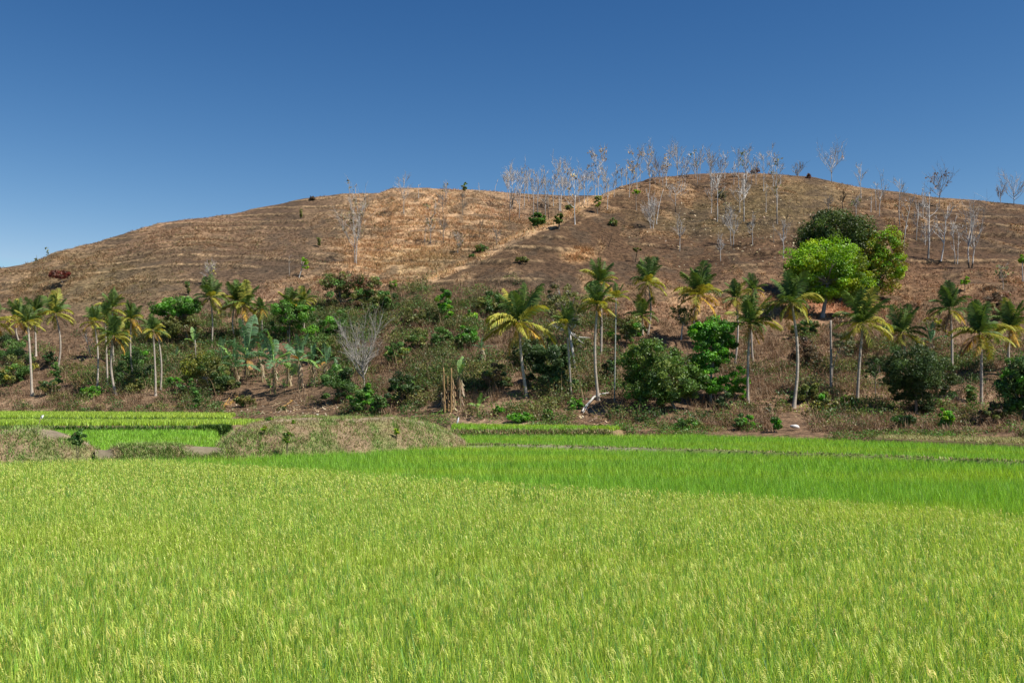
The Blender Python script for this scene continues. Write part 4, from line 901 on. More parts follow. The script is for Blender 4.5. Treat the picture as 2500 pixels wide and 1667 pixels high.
tree(1662, 830, [(1672, 770, 28, 20), (1655, 755, 18, 12), (1690, 790, 18, 14)], "pale-limbed small tree with light green leaves above the broad dark tree", 624, [(0.14, 0.19, 0.05), (0.17, 0.21, 0.06)], 1200, .18, .10, (0.46, 0.44, 0.40), clumps=34)
tree(850, 755, [(815, 705, 34, 32), (855, 700, 34, 30), (895, 700, 34, 26), (830, 675, 24, 18), (880, 725, 36, 20)], "big tangled brown and green shrub-tree alone above the golden slope's foot", 625, MIDG + BRN + OLV, 5600, .26, .09, clumps=100, extra=(700, RED[:1] + BRN, [(880, 690, 44, 20), (845, 680, 30, 14)], "rusty_leaves"))
tree(730, 678, [(743, 638, 9, 12), (747, 648, 8, 9)], "half-bare white tree with one lime-green leafy side on the lower golden slope", 626, LIME, 420, .24, .10, (0.5, 0.47, 0.43), clumps=14)
tree(1314, 556, [(1314, 538, 17, 15), (1302, 534, 10, 8), (1322, 530, 9, 9)], "bright green round bush in the saddle below the ridge plantation", 627, [(0.09, 0.20, 0.03), (0.08, 0.17, 0.03)], 1500, .34, .12, clumps=34)
tree(1364, 558, [(1365, 532, 9, 11), (1361, 540, 7, 7)], "small round-headed green tree with a dark trunk at the spur edge", 628, [(0.15, 0.20, 0.04), (0.12, 0.17, 0.035)], 800, .30, .14, (0.12, 0.10, 0.08), clumps=24)
tree(1458, 522, [(1458, 494, 7, 13), (1463, 485, 6, 7)], "narrow yellow-green sapling under the big brown-leaved tree", 629, YEL[1:2] + LIME[:1] + OLV[:1], 420, .30, .07, clumps=16)
tree(1553, 514, [(1554, 468, 9, 5)], "tiny tree with a flat bright green cap on a crooked dark trunk", 630, LIME, 260, .28, .08, (0.25, 0.21, 0.17), clumps=10)
tree(1133, 480, [(1134, 453, 7, 9), (1136, 462, 5, 6)], "little green-topped sapling on the skyline right of the straw bump", 631, MIDG + OLV, 380, .30, .08, clumps=14)
tree(1552, 640, [(1556, 610, 9, 5)], "small leaning tree with a flat green tip on a burnt dark stem", 632, OLV + BRG[:1], 180, .26, .07, (0.05, 0.04, 0.03), clumps=8)
tree(2354, 712, [(2355, 688, 9, 10), (2360, 682, 6, 6)], "small bright yellow-green tree directly above the dark spiky palm", 633, LIME, 420, .22, .06, clumps=14)
tree(2320, 850, [(2285, 785, 12, 9), (2300, 800, 12, 8), (2312, 812, 9, 8), (2262, 782, 8, 6)], "leggy sapling with bright yellow leaves left of the dark spiky palm", 634, YEL, 420, .20, .05, clumps=18)
tree(2496, 690, [(2497, 632, 9, 12)], "yellow-green tree sliver at the right frame edge above the last palm", 635, LIME, 380, .24, .08, (0.5, 0.47, 0.43), clumps=12)
tree(154, 690, [(150, 672, 22, 10), (165, 668, 14, 8)], "red-leaved bush among grey twigs high on the left slope", 636, RED, 700, .30, .06, (0.25, 0.22, 0.2), clumps=26, name="shrub", cat="shrub")

SH = [
 # u, base, w, h, label, cols, n, tall
 (20, 892, 110, 72, "large dark green thicket at the left frame edge below the small yellow palm", DKG + MIDG, 2600, 0),
 (34, 936, 84, 52, "leafy bush with yellow blossoms at the left edge in front of the dark thicket", MIDG + OLV + YEL[:1], 1700, 0),
 (122, 892, 28, 34, "small dark green bush between the flag palm and its neighbour", DKG, 600, 0),
 (137, 948, 22, 50, "narrow shiny green bush growing at the foot of the leaning palm's right side", MIDG, 800, 1),
 (120, 965, 44, 36, "grey-green low bush right of the flag palm's foot", OLV + DKG, 800, 0),
 (330, 936, 78, 66, "dark shaded bush under the yellow-fronded palm on the left", DKG + MIDG, 2000, 0),
 (338, 900, 56, 44, "bright leafy top of bushes behind the yellow-fronded palm's trunk", BRG + MIDG, 1300, 0),
 (330, 962, 36, 30, "olive dry bush at the foot of the yellow-fronded palm", OLV, 600, 0),
 (217, 972, 44, 26, "fresh light green weeds-bush at the field edge below the sparse palm", BRG + LIME[:1], 900, 0),
 (424, 942, 34, 22, "light green clump on the bank right of the crossing palms", BRG, 500, 0),
 (462, 972, 42, 38, "glossy dark round bush at the left end of the debris bank", MIDG + DKG, 1100, 0),
 (478, 1006, 18, 50, "upright leafy plant at the terrace edge below the glossy round bush", BRG[2:] + MIDG, 420, 1),
 (548, 962, 60, 44, "dense dark bush under the leftmost big banana leaves", DKG + OLV[:1], 1900, 0),
 (600, 992, 44, 26, "feathery olive-green bush on the debris bank", OLV + MIDG[:1], 900, 0),
 (775, 836, 84, 58, "bright green thicket right of the compact round tree", BRG + MIDG, 2600, 0),
 (828, 822, 60, 54, "mid-green thicket climbing towards the tangled shrub-tree", MIDG + BRG[:1], 1700, 0),
 (790, 885, 80, 52, "dull green thicket between the bananas and the white dead tree", MIDG + OLV, 1800, 0),
 (962, 712, 26, 30, "small light yellow-green bush at the right foot of the tangled shrub-tree", LIME[2:3] + OLV, 500, 0),
 (830, 985, 78, 76, "vine-covered dark bush left of the white dead tree's foot", DKG + MIDG, 2200, 0),
 (885, 1008, 56, 62, "bright large-leaved bush at the white dead tree's foot", BRG + MIDG, 1500, 0),
 (925, 1012, 34, 44, "bright climbing bush just right of the large-leaved one", BRG[2:] + MIDG, 800, 0),
 (985, 990, 66, 66, "dark green bush above the long mound's middle", DKG + MIDG, 1800, 0),
 (970, 890, 56, 50, "yellow-flecked green bush right of the white dead tree's crown", MIDG + YEL[1:2], 1100, 0),
 (940, 770, 66, 52, "green bush on the path's right bank above the white dead tree", MIDG + OLV, 1500, 0),
 (1018, 858, 60, 46, "olive-green bush in the middle of the brown scrub", OLV + MIDG, 1100, 0),
 (1085, 800, 40, 76, "tall lime-tipped bush in the middle of the brown scrub", BRG + LIME[:1] + MIDG, 1500, 1),
 (1082, 845, 60, 40, "soft green bush under the tall lime-tipped one", MIDG, 1100, 0),
 (1148, 795, 34, 32, "small bright lime bush left of the big nut-bearing palm", LIME[:2] + BRG, 700, 0),
 (1140, 850, 54, 46, "feathery mid-green bush left of the big nut-bearing palm's lower fronds", MIDG + BRG[:1], 1200, 0),
 (1010, 800, 54, 40, "brown-green bush at the upper left of the brown scrub", OLV + BRN, 900, 0),
 (1210, 775, 84, 60, "dull green bush behind the left fronds of the nut-bearing palm", OLV + MIDG, 1700, 0),
 (1345, 945, 92, 104, "very dark large bush between the nut-bearing palm and the stunted palm", DKG, 3800, 0),
 (1290, 905, 90, 70, "shaded dark bush right behind the nut-bearing palm's trunk", DKG + OLV[:1], 2400, 0),
 (1375, 960, 60, 46, "mid-green bush at the stunted palm's foot", MIDG + DKG, 1200, 0),
 (1405, 1000, 34, 30, "bright small bush right of the stunted palm's foot", MIDG + BRG, 600, 0),
 (1210, 955, 66, 56, "dim scrubby bush between the fallen banana stems and the nut-bearing palm", DKG + BRN + OLV, 1500, 0),
 (1490, 930, 40, 60, "dark twiggy bush left of the betel palm's trunk", DKG + BRN[:1], 900, 0),
 (1530, 840, 74, 66, "light green bush above the broad dark tree's left side", BRG[2:] + MIDG + OLV, 2000, 0),
 (1550, 820, 40, 34, "yellow-green clump at the foot of the short dry-trunked palm", LIME[2:3] + MIDG, 700, 0),
 (1970, 985, 62, 44, "brownish-green bush right of the tallest palm's foot", OLV + MIDG, 1400, 0),
 (1960, 905, 78, 70, "dark brown dry thicket right of the tallest palm's trunk", BRN + [(0.075, 0.06, 0.035)], 1800, 0),
 (1965, 825, 60, 48, "hazy green bush below the mango trees' reddish litter", OLV + MIDG, 1300, 0),
 (2010, 1010, 56, 42, "light dry-green bush at the foot of the headless trunk", OLV + BRG[:1], 1200, 0),
 (2066, 1000, 46, 34, "fresh green low bush left of the leaning palm's foot", BRG[2:] + OLV, 900, 0),
 (1508, 1020, 44, 22, "shaded dark green low bush right of the pale fallen branch", DKG + MIDG, 700, 0),
 (2198, 1046, 52, 34, "dark leafy low bush under the dense dark round tree", DKG + MIDG, 1000, 0),
 (2310, 1052, 30, 50, "bright green young plant cluster right of the dense dark round tree", BRG + LIME[:1], 800, 0),
 (2368, 1000, 28, 48, "slim dusty green sapling left of the mottled-trunk palm's foot", OLV + MIDG, 500, 1),
 (2430, 1030, 70, 36, "dry olive bush at the field edge left of the right-edge tree", OLV + BRN, 1100, 0),
 (1685, 1048, 60, 26, "green weedy clump on the bank below the broad dark tree", MIDG + OLV, 900, 0),
 (1812, 1048, 44, 30, "green weedy clump on the bank left of the white rock", MIDG + BRG[:1], 800, 0),
 (1893, 1056, 26, 34, "small leafy sapling on a dark stem just left of the white rock", MIDG + BRG, 420, 1),
 (1270, 1030, 60, 20, "bright ground-hugging weeds on the bank left of the raised strip", BRG, 900, 0),
 (1217, 1014, 26, 20, "small round bright bush right of the young banana plant", BRG, 500, 0),
 (1338, 1024, 22, 24, "tiny bright plant on the bank beneath the stunted palm", BRG, 350, 0),
 (2420, 775, 70, 50, "brownish bush behind the drooping yellow-fronded palm", OLV + BRN, 1200, 0),
 (2090, 870, 60, 40, "dry olive bush behind the leaning palm's trunk", OLV + BRN, 1000, 0),
 (1762, 489, 26, 30, "grey-green twig bush by the white double-forked tree", [(0.2, 0.2, 0.1)], 300, 0),
 (1844, 424, 22, 14, "red-brown leafy shrub on the summit skyline", RED + BRN, 420, 0),
 (1974, 436, 12, 12, "small rusty shrub on the skyline right of the summit", RED + BRN, 220, 0),
 (1391, 512, 22, 14, "low green shrub beside the white-trunked tree at the spur edge", OLV + MIDG, 360, 0),
 (1178, 615, 44, 16, "olive scrub strip lying along the spur's edge", OLV + MIDG, 700, 0),
 (1152, 630, 18, 9, "little dark green tuft at the lower end of the olive scrub strip", MIDG, 220, 0),
 (1496, 552, 22, 18, "faint green bush on the dark slope right of the round-headed tree", OLV + MIDG[:1], 300, 0),
 (2058, 790, 70, 12, "low dry scrub lying on the reddish litter under the mango trees", BRN, 500, 0),
 (1276, 640, 40, 12, "yellowish low scrub on the spur's dark face", OLV, 320, 0),
 (458, 722, 14, 36, "tall wispy green bush standing alone on the left slope", OLV + MIDG, 320, 1),
 (779, 604, 12, 26, "feathery green sapling right of the dark burnt patch", OLV, 260, 1),
 (735, 536, 10, 28, "pale green wispy sapling in the dark burnt patch", OLV, 240, 1),
 (762, 490, 14, 12, "dark dead shrub on the skyline above the burnt patch", BRN + [(0.06, 0.05, 0.04)], 220, 0),
]
for i, (u, b, w_, h_, lb, cols, n_, tl) in enumerate(SH):
    sz = 0.20 if b > 780 else 0.27
    shrub(u, b, w_, h_, lb, 700 + i, cols, n_, sz, tall=bool(tl), group="bushes on the lower slope" if b > 690 else "bushes high on the hill")

bare_tree(117, 624, 604, "small skyline sapling, right one of two on the left slope", 791, style="pole", leaves=3, lcol=OLV, col=(.2, .17, .13), group=None, name="sapling", cat="sapling")
bare_tree(89, 643, 622, "small skyline sapling, left one of two on the left slope", 792, style="pole", leaves=2, lcol=OLV, col=(.2, .17, .13), group=None, name="sapling", cat="sapling")
# plants rooted on the mounds
def mound_plant(u, py, h, w_, Y, label, seed, cols, n=260):
    rng = np.random.default_rng(seed); p = np.array([float(X(u, Y)), Y, float(Zat(py, Y))]); H = px2m(h, Y); Wd = px2m(w_, Y) / 2
    root = empty("sapling", p); tag(root, label, "sapling", "saplings on the earth mounds")
    ac = Acc(); E = [(0, 0, H * .55, Wd, Wd, H * .42)]
    crown(E, n, .11, cols, rng, 14, .25).out("leaves", M_LEAF, root)
    for k in range(4):
        a = k * 1.6 + seed; tube(ac, np.array([[0, 0, -.45], [math.cos(a) * Wd * .3, math.sin(a) * Wd * .3, H * .45], [math.cos(a) * Wd * .5, math.sin(a) * Wd * .5, H * .92]]), [.014, .011, .005], (0.16, 0.14, 0.08), 5, False)
    ac.out("stems", M_BARK, root)
mound_plant(189, 1106, 64, 38, 43.5, "leafy green sapling growing on the right end of the near-left mound", 1, [(0.10, 0.19, 0.04), (0.08, 0.16, 0.035)], 520)
mound_plant(701, 1090, 42, 24, 49.6, "yellow-green sapling near the middle front of the long mound", 2, [(0.17, 0.25, 0.03), (0.12, 0.21, 0.03)], 380)
mound_plant(968, 1068, 24, 12, 55.0, "small lime-green sapling on the right part of the long mound", 3, LIME, 140)
mound_plant(645, 1056, 18, 14, 51.0, "low yellow-green sprig on the upper left of the long mound", 4, LIME + YEL[:1], 110)
mound_plant(717, 1038, 13, 8, 52.6, "tiny lime sprig near the crest of the long mound", 5, LIME, 60)
mound_plant(657, 1036, 20, 18, 53.3, "green weed tuft on the left crest of the long mound", 6, MIDG + LIME[:1], 130)

# ------------------------------------------------------------------ bananas
B_G = [(0.105, 0.215, 0.085), (0.08, 0.17, 0.065)]; B_L = [(0.22, 0.38, 0.08), (0.18, 0.33, 0.07)]; B_Y = [(0.42, 0.22, 0.03), (0.36, 0.22, 0.05)]
_bm = {}
def banana_leaf(parent, pitch, tint, L, az, pos, rng):
    dr = {85: 12, 65: 45, 40: 70, 15: 75, -15: 55, -60: 20}; pk = min(dr, key=lambda a: abs(a - pitch)); v = int(rng.integers(0, 2)); key = (pk, tint, v)
    if key not in _bm:
        r2 = np.random.default_rng(pk * 7 + v + 500); ac = Acc(); n = 18; s = np.linspace(0, 1, n); ang = rad(pk) - rad(dr[pk] + 8 * v) * s ** 1.6
        d = 1 / (n - 1); P = np.stack([np.r_[0, np.cumsum(np.cos(ang[:-1]) * d)], .06 * s * s * (1 if v else -1), np.r_[0, np.cumsum(np.sin(ang[:-1]) * d)]], 1)
        T = np.gradient(P, axis=0); T /= np.linalg.norm(T, axis=1)[:, None]; cols = {"g": B_G, "l": B_L, "y": B_Y}[tint]
        tube(ac, P, .014 * (1 - .8 * s) + .002, np.array(cols[0]) * 1.7, 4, False)
        for sg in (-1, 1):
            S = np.cross(T, [0, 0, 1.0]); S /= np.linalg.norm(S, axis=1)[:, None] + 1e-6; S *= sg; N = np.cross(S, T) * sg
            w_ = 0.165 * np.clip(np.sin(np.pi * np.clip((s - .13) / .88, 0, 1)), 0, 1) ** .55
            for i in range(2, n - 1):
                if r2.uniform() < .07: continue
                lift = r2.normal(.25, .16); c = pal(r2, 1, cols, .12)
                g = .004 if r2.uniform() < .6 else .016
                a, b = P[i] + T[i] * g, P[i + 1]; wa, wb = w_[i], w_[i + 1]
                dv = S[i] + N[i] * lift + T[i] * .25; d2 = S[i] * .8 - np.array([0, 0, .55]) + T[i] * .25
                V = np.stack([a, b, b + dv * wb * .5, a + dv * wa * .5, b + dv * wb * .5 + d2 * wb * .55, a + dv * wa * .5 + d2 * wa * .55])
                ac.add(V, [[0, 1, 2, 3], [3, 2, 4, 5]], None, np.repeat(c, 6, 0))
        o = ac.out("leaf", M_BAN, parent); _bm[key] = o.data
    else:
        o = bpy.data.objects.new("leaf", _bm[key]); COL.objects.link(o); o.parent = parent
    o.location = [float(a) for a in pos]; o.rotation_euler = (rng.normal(0, .12), rng.normal(0, .08), az); o.scale = (L, L, L); return o
def banana(bu, by_, cu, cy, ty, label, seed, n=7, dead=True, tint="g", yellow=1, r=.12):
    rng = np.random.default_rng(seed); p = base_at(bu, by_); root = empty("banana_plant", p); tag(root, label, "banana plant", "banana plants on the lower slope")
    c = local(p, cu, cy, p[1]); L = max(.9, px2m(cy - ty, p[1]) * 1.22); s = np.linspace(0, 1, 6)[:, None]
    ac = Acc(); tube(ac, np.array([0, 0, -.2]) + (c + np.array([0, 0, .2])) * s, r * (1 - .4 * s[:, 0]), (0.25, 0.23, 0.10), 8); ac.out("stem", M_BARK, root, True)
    pit = [86, 80, 62, 44, 38, 18, 12, -12, 50, 25][:n]
    for i, pt in enumerate(pit):
        t = "y" if (yellow and i == n - 1) else ("l" if rng.uniform() < .25 or tint == "l" else "g")
        f = banana_leaf(root, pt, t, L * rng.uniform(.85, 1.08) * (.5 if t == 'y' else 1 if i < 3 else .9), i * 2.4 + seed + (0 if i > 1 else rng.normal()), c, rng)
        if t == "y": f["label"] = "dying orange-yellow leaf"
    if dead:   # old dry leaves hanging round the stem
        m = 60; ac = Acc(); h = rng.uniform(.25, 1, m); a = rng.uniform(0, 6.28, m); H = c[2]
        P = np.c_[c[0] * h + np.cos(a) * .16, c[1] * h + np.sin(a) * .16, H * h]
        l = rng.uniform(.3, .9, m) * min(1, H / 1.6)
        V = np.stack([P, P + np.c_[np.cos(a + 1.3) * .09, np.sin(a + 1.3) * .09, np.zeros(m)], P + np.c_[np.cos(a) * .25 + .05, np.sin(a) * .25, -l], P + np.c_[np.cos(a) * .2, np.sin(a) * .2, -l * .95]], 1).reshape(-1, 3)
        ac.add(V, np.arange(m * 4).reshape(-1, 4), None, np.repeat(pal(rng, m, [(0.40, 0.31, 0.19), (0.30, 0.21, 0.12), (0.46, 0.38, 0.26)]), 4, 0)); ac.out("dead_leaves", M_DRY, root)
    return root
banana(598, 930, 603, 873, 788, "tall banana plant with one huge upright pale leaf, left of the banana row", 1, 8)
banana(642, 932, 633, 873, 838, "small banana plant squeezed left of the row's second large one", 2, 5)
banana(672, 962, 668, 884, 812, "banana plant with an upright leaf and thick dry skirt, second large one of the row", 3, 9, yellow=0)
banana(733, 955, 730, 880, 820, "banana plant with twin upright leaves and an orange side leaf, third of the row", 4, 9)
banana(790, 937, 796, 886, 846, "banana plant with arching thin leaves, right end of the row", 5, 6)
banana(824, 932, 821, 908, 876, "short young banana plant with one wide pale leaf right of the row", 6, 4, False, yellow=0, r=.07)
banana(470, 862, 474, 836, 805, "banana plant in shade beneath the fig-like tree", 7, 7)
banana(543, 885, 543, 868, 826, "single big banana leaf cluster standing between bushes left of the row", 8, 4, False, yellow=0, r=.07)
banana(430, 885, 430, 868, 850, "little banana plant deep in the shade of the fig-like tree", 9, 5, False, yellow=0, r=.05)
banana(660, 962, 660, 945, 920, "bright low banana sucker in front of the row, left one", 10, 5, False, "l", 0, .05)
banana(694, 962, 694, 945, 924, "bright low banana sucker in front of the row, right one", 11, 5, False, "l", 0, .05)
banana(1178, 895, 1175, 852, 825, "withered banana plant with small leaves alone in the brown scrub", 12, 6)
banana(1124, 996, 1122, 917, 878, "lean banana plant with few leaves standing among dead brown stems", 13, 4, True, "l", 0, .09)
banana(1167, 1018, 1167, 996, 962, "young bright banana plant low on the bank right of the dead brown stems", 14, 5, False, "l", 0, .07)
banana(2270, 866, 2272, 835, 795, "pale striped banana plant on top behind the dense dark round tree", 15, 6)
banana(2490, 860, 2488, 838, 815, "bluish banana leaves half hidden at the right edge under the last palm", 16, 4, False, yellow=0, r=.06)
banana(577, 942, 575, 895, 838, "banana plant with drooping side leaves at the left front of the row", 17, 7, yellow=0)
banana(705, 944, 703, 890, 842, "banana plant filling the gap left of the row's twin-leaved plant", 18, 7, yellow=0)
banana(762, 944, 764, 892, 850, "banana plant filling the gap right of the row's twin-leaved plant", 19, 6)
def dead_stem(bu, by_, tu, ty, label, r=.10, col=(0.33, 0.21, 0.10)):
    p = base_at(bu, by_); c = local(p, tu, ty, p[1]); s = np.linspace(0, 1, 9)[:, None]; rng = np.random.default_rng(int(bu))
    P = np.array([0, 0, -.15]) + (c + np.array([0, 0, .15])) * s; P[:, :2] += rng.normal(0, .012, (9, 2)).cumsum(0)
    ac = Acc(); tube(ac, P, r * (1 - .55 * s[:, 0]), col, 7); m = 26
    h = rng.uniform(.1, .9, m); a = rng.uniform(0, 6.28, m); Q = P[0] + (P[-1] - P[0]) * h[:, None] + np.c_[np.cos(a) * r * .9, np.sin(a) * r * .9, np.zeros(m)]
    l = rng.uniform(.15, .5, m); V = np.stack([Q, Q + np.c_[np.cos(a + 1.4) * .06, np.sin(a + 1.4) * .06, np.zeros(m)], Q + np.c_[np.cos(a) * .12 + .04, np.sin(a) * .12, -l], Q + np.c_[np.cos(a) * .1, np.sin(a) * .1, -l]], 1).reshape(-1, 3)
    ac.add(V, np.arange(m * 4).reshape(-1, 4), None, np.repeat(pal(rng, m, [(0.38, 0.27, 0.15), (0.26, 0.17, 0.09)]), 4, 0))
    o = ac.out("dead_banana_stem", M_BARK, None); o.location = p; return tag(o, label, "dead stem", "dead banana stems standing on the bank")
dead_stem(1086, 1009, 1081, 897, "tallest dead brown banana stem, leaning left with a pointed tip", .11)
dead_stem(1094, 1004, 1094, 918, "thin straight dead banana stem second from the tall pointed one", .07)
dead_stem(1101, 1006, 1102, 899, "thick upright dead banana stem in the middle of the brown clump", .12)
dead_stem(1109, 1000, 1107, 930, "short dead banana stem touching the lean green banana plant's left", .10, (0.36, 0.27, 0.16))
dead_stem(1080, 1000, 1078, 958, "stubby dead banana stem at the left edge of the brown clump", .08, (0.38, 0.30, 0.2))

# ------------------------------------------------------------------ small things
def branch_obj(name, pts, r, col, label, cat, mat=M_BARK, forks=()):
    P0 = np.array(pts[0]); ac = Acc()
    tube(ac, np.array(pts) - P0, np.array(r), col, 7)
    for fp, fr_ in forks: tube(ac, np.array(fp) - P0, np.array(fr_), col, 5)
    o = ac.out(name, mat, None, True); o.location = P0; return tag(o, label, cat)
def hp(u, py, lift=.1):
    q = base_at(u, py); q[2] += lift; return q
b0 = [hp(1421, 1008), hp(1428, 998, .18), hp(1437, 991, .22), hp(1448, 980, .3), hp(1458, 974, .35), hp(1486, 971, .45)]
branch_obj("fallen_branch", b0, [.07, .09, .10, .10, .09, .05], (0.47, 0.45, 0.42), "pale grey fallen branch lying bent at the foot of the curved-trunk palm", "fallen branch", forks=[([b0[2], hp(1424, 1012, .12)], [.06, .03]), ([b0[1], hp(1434, 1004, .1)], [.06, .03])])
def rock():
    p = base_at(1939, 1050); rng = np.random.default_rng(4); ac = Acc()
    n1, n2 = 9, 14; th = np.linspace(0.02, np.pi - .02, n1); ph = np.linspace(0, 2 * np.pi, n2, endpoint=False)
    T, Pp = np.meshgrid(th, ph, indexing="ij"); rr = 1 + .14 * np.sin(3 * Pp + 1) * np.sin(T) + .10 * np.cos(2 * T + Pp) + rng.normal(0, .03, T.shape)
    V = np.stack([.34 * rr * np.sin(T) * np.cos(Pp), .26 * rr * np.sin(T) * np.sin(Pp), .15 + .15 * rr * np.cos(T) + .04 * np.sin(T) * np.cos(Pp) * -1], -1).reshape(-1, 3)
    i = np.arange(n1 - 1)[:, None] * n2; j = np.arange(n2)[None, :]; jn = (j + 1) % n2
    ac.add(V, np.stack([i + j, i + n2 + j, i + n2 + jn, i + jn], -1).reshape(-1, 4), None, (0.68, 0.65, 0.62)); o = ac.out("rock", M_ROCK, None, True); o.location = p + np.array([0, -.2, .12])
    tag(o, "smooth white rock lying on the bank at the edge of the far rice", "rock")
rock()
def flag():
    Y = 45.6; p = np.array([float(X(81, Y)), Y, float(Zat(1050, Y))]); root = empty("flag_stake", p); tag(root, "leaning bamboo stake with a small white flag on the near-left mound", "flag")
    c = local(p, 100, 1018, Y); ac = Acc(); s = np.linspace(0, 1, 5)[:, None]; tube(ac, np.array([0, 0, -.6]) + (c + np.array([0, 0, .6])) * s, [.013] * 5, (0.36, 0.30, 0.17), 5); ac.out("stake", M_BARK, root)
    nx, nz = 7, 5; a, b = np.meshgrid(np.linspace(0, 1, nx), np.linspace(0, 1, nz)); 
    V = np.stack([c[0] - .06 + a * .14 + b * .05, c[1] + .03 * np.sin(a * 5 + b * 3), c[2] - .10 + b * .16 + .04 * a], -1).reshape(-1, 3)
    V2 = np.concatenate([V, V + np.array([0, .006, 0])]); i = np.arange(nz - 1)[:, None] * nx + np.arange(nx - 1)[None]; q = np.stack([i, i + 1, i + nx + 1, i + nx], -1).reshape(-1, 4)
    ac = Acc(); ac.add(V2, np.concatenate([q, q[:, ::-1] + nx * nz]), None, (0.80, 0.80, 0.80)); ac.out("cloth", M_CLOTH, root)
flag()
def stake():
    Y = 82.5; p = np.array([float(X(1115, Y)), Y, float(Zat(1036, Y))]); root = empty("marker_stake", p); tag(root, "short stake wrapped in white plastic at the left end of the raised rice strip", "stake")
    c = local(p, 1120, 1019, Y); ac = Acc(); tube(ac, np.array([[0, 0, -.3], c * .5, c]), [.02, .02, .015], (0.3, 0.26, 0.2), 5); ac.out("stick", M_BARK, root)
    s = np.linspace(0.15, 1.02, 9)[:, None]; ac = Acc(); tube(ac, c * s, [.05, .075, .07, .085, .07, .075, .06, .045, .02], (0.76, 0.77, 0.80), 7); ac.out("wrap", M_CLOTH, root, True)
stake()
def leaf_litter_thing(pts, label, seed):
    rng = np.random.default_rng(seed); P = [hp(*q) for q in pts]; P0 = P[0]; ac = Acc(); n = len(P); A = np.array(P) - P0
    tube(ac, A, np.linspace(.045, .012, n), (0.50, 0.30, 0.09), 5)
    for k in range(26):
        t = rng.uniform(0, n - 1.01); i = int(t); q = A[i] + (A[i + 1] - A[i]) * (t - i); d = rng.normal(0, 1, 3) * np.array([.25, .25, .1]) + (A[-1] - A[0]) * .12
        ac.add(np.stack([q, q + d * .5 + [0, 0, .06], q + d, q + d * .5 - [0, 0, .05]]), [[0, 1, 2, 3]], None, pal(rng, 1, [(0.55, 0.33, 0.10), (0.45, 0.31, 0.16)]).repeat(4, 0))
    o = ac.out("fallen_banana_leaf", M_DRY, None); o.location = P0; tag(o, label, "dead leaf", "fallen banana leaves on the bank")
leaf_litter_thing([(560, 980, .4), (553, 990, .3), (545, 1000, .2), (537, 1009, .1)], "bright orange fallen banana leaf slanting down to the topmost terrace", 1)
leaf_litter_thing([(715, 982, .2), (700, 992, .18), (686, 999, .12)], "straw-coloured fallen banana leaf in the middle of the debris bank", 2)
leaf_litter_thing([(455, 992, .15), (425, 996, .15), (392, 1000, .1)], "long pale fallen leaf stalk at the left end of the debris bank", 3)
leaf_litter_thing([(585, 965, .2), (575, 978, .15), (562, 990, .1)], "brown fallen banana leaf just above the bright orange one", 4)
leaf_litter_thing([(1985, 812, .3), (1980, 803, .7), (1976, 792, .9)], "splayed pale dead leaf below the mango trees' reddish litter", 5)
leaf_litter_thing([(205, 932, .3), (192, 946, .25), (182, 958, .15)], "pale dead branch leaning on the bank left of the sparse palm", 6)

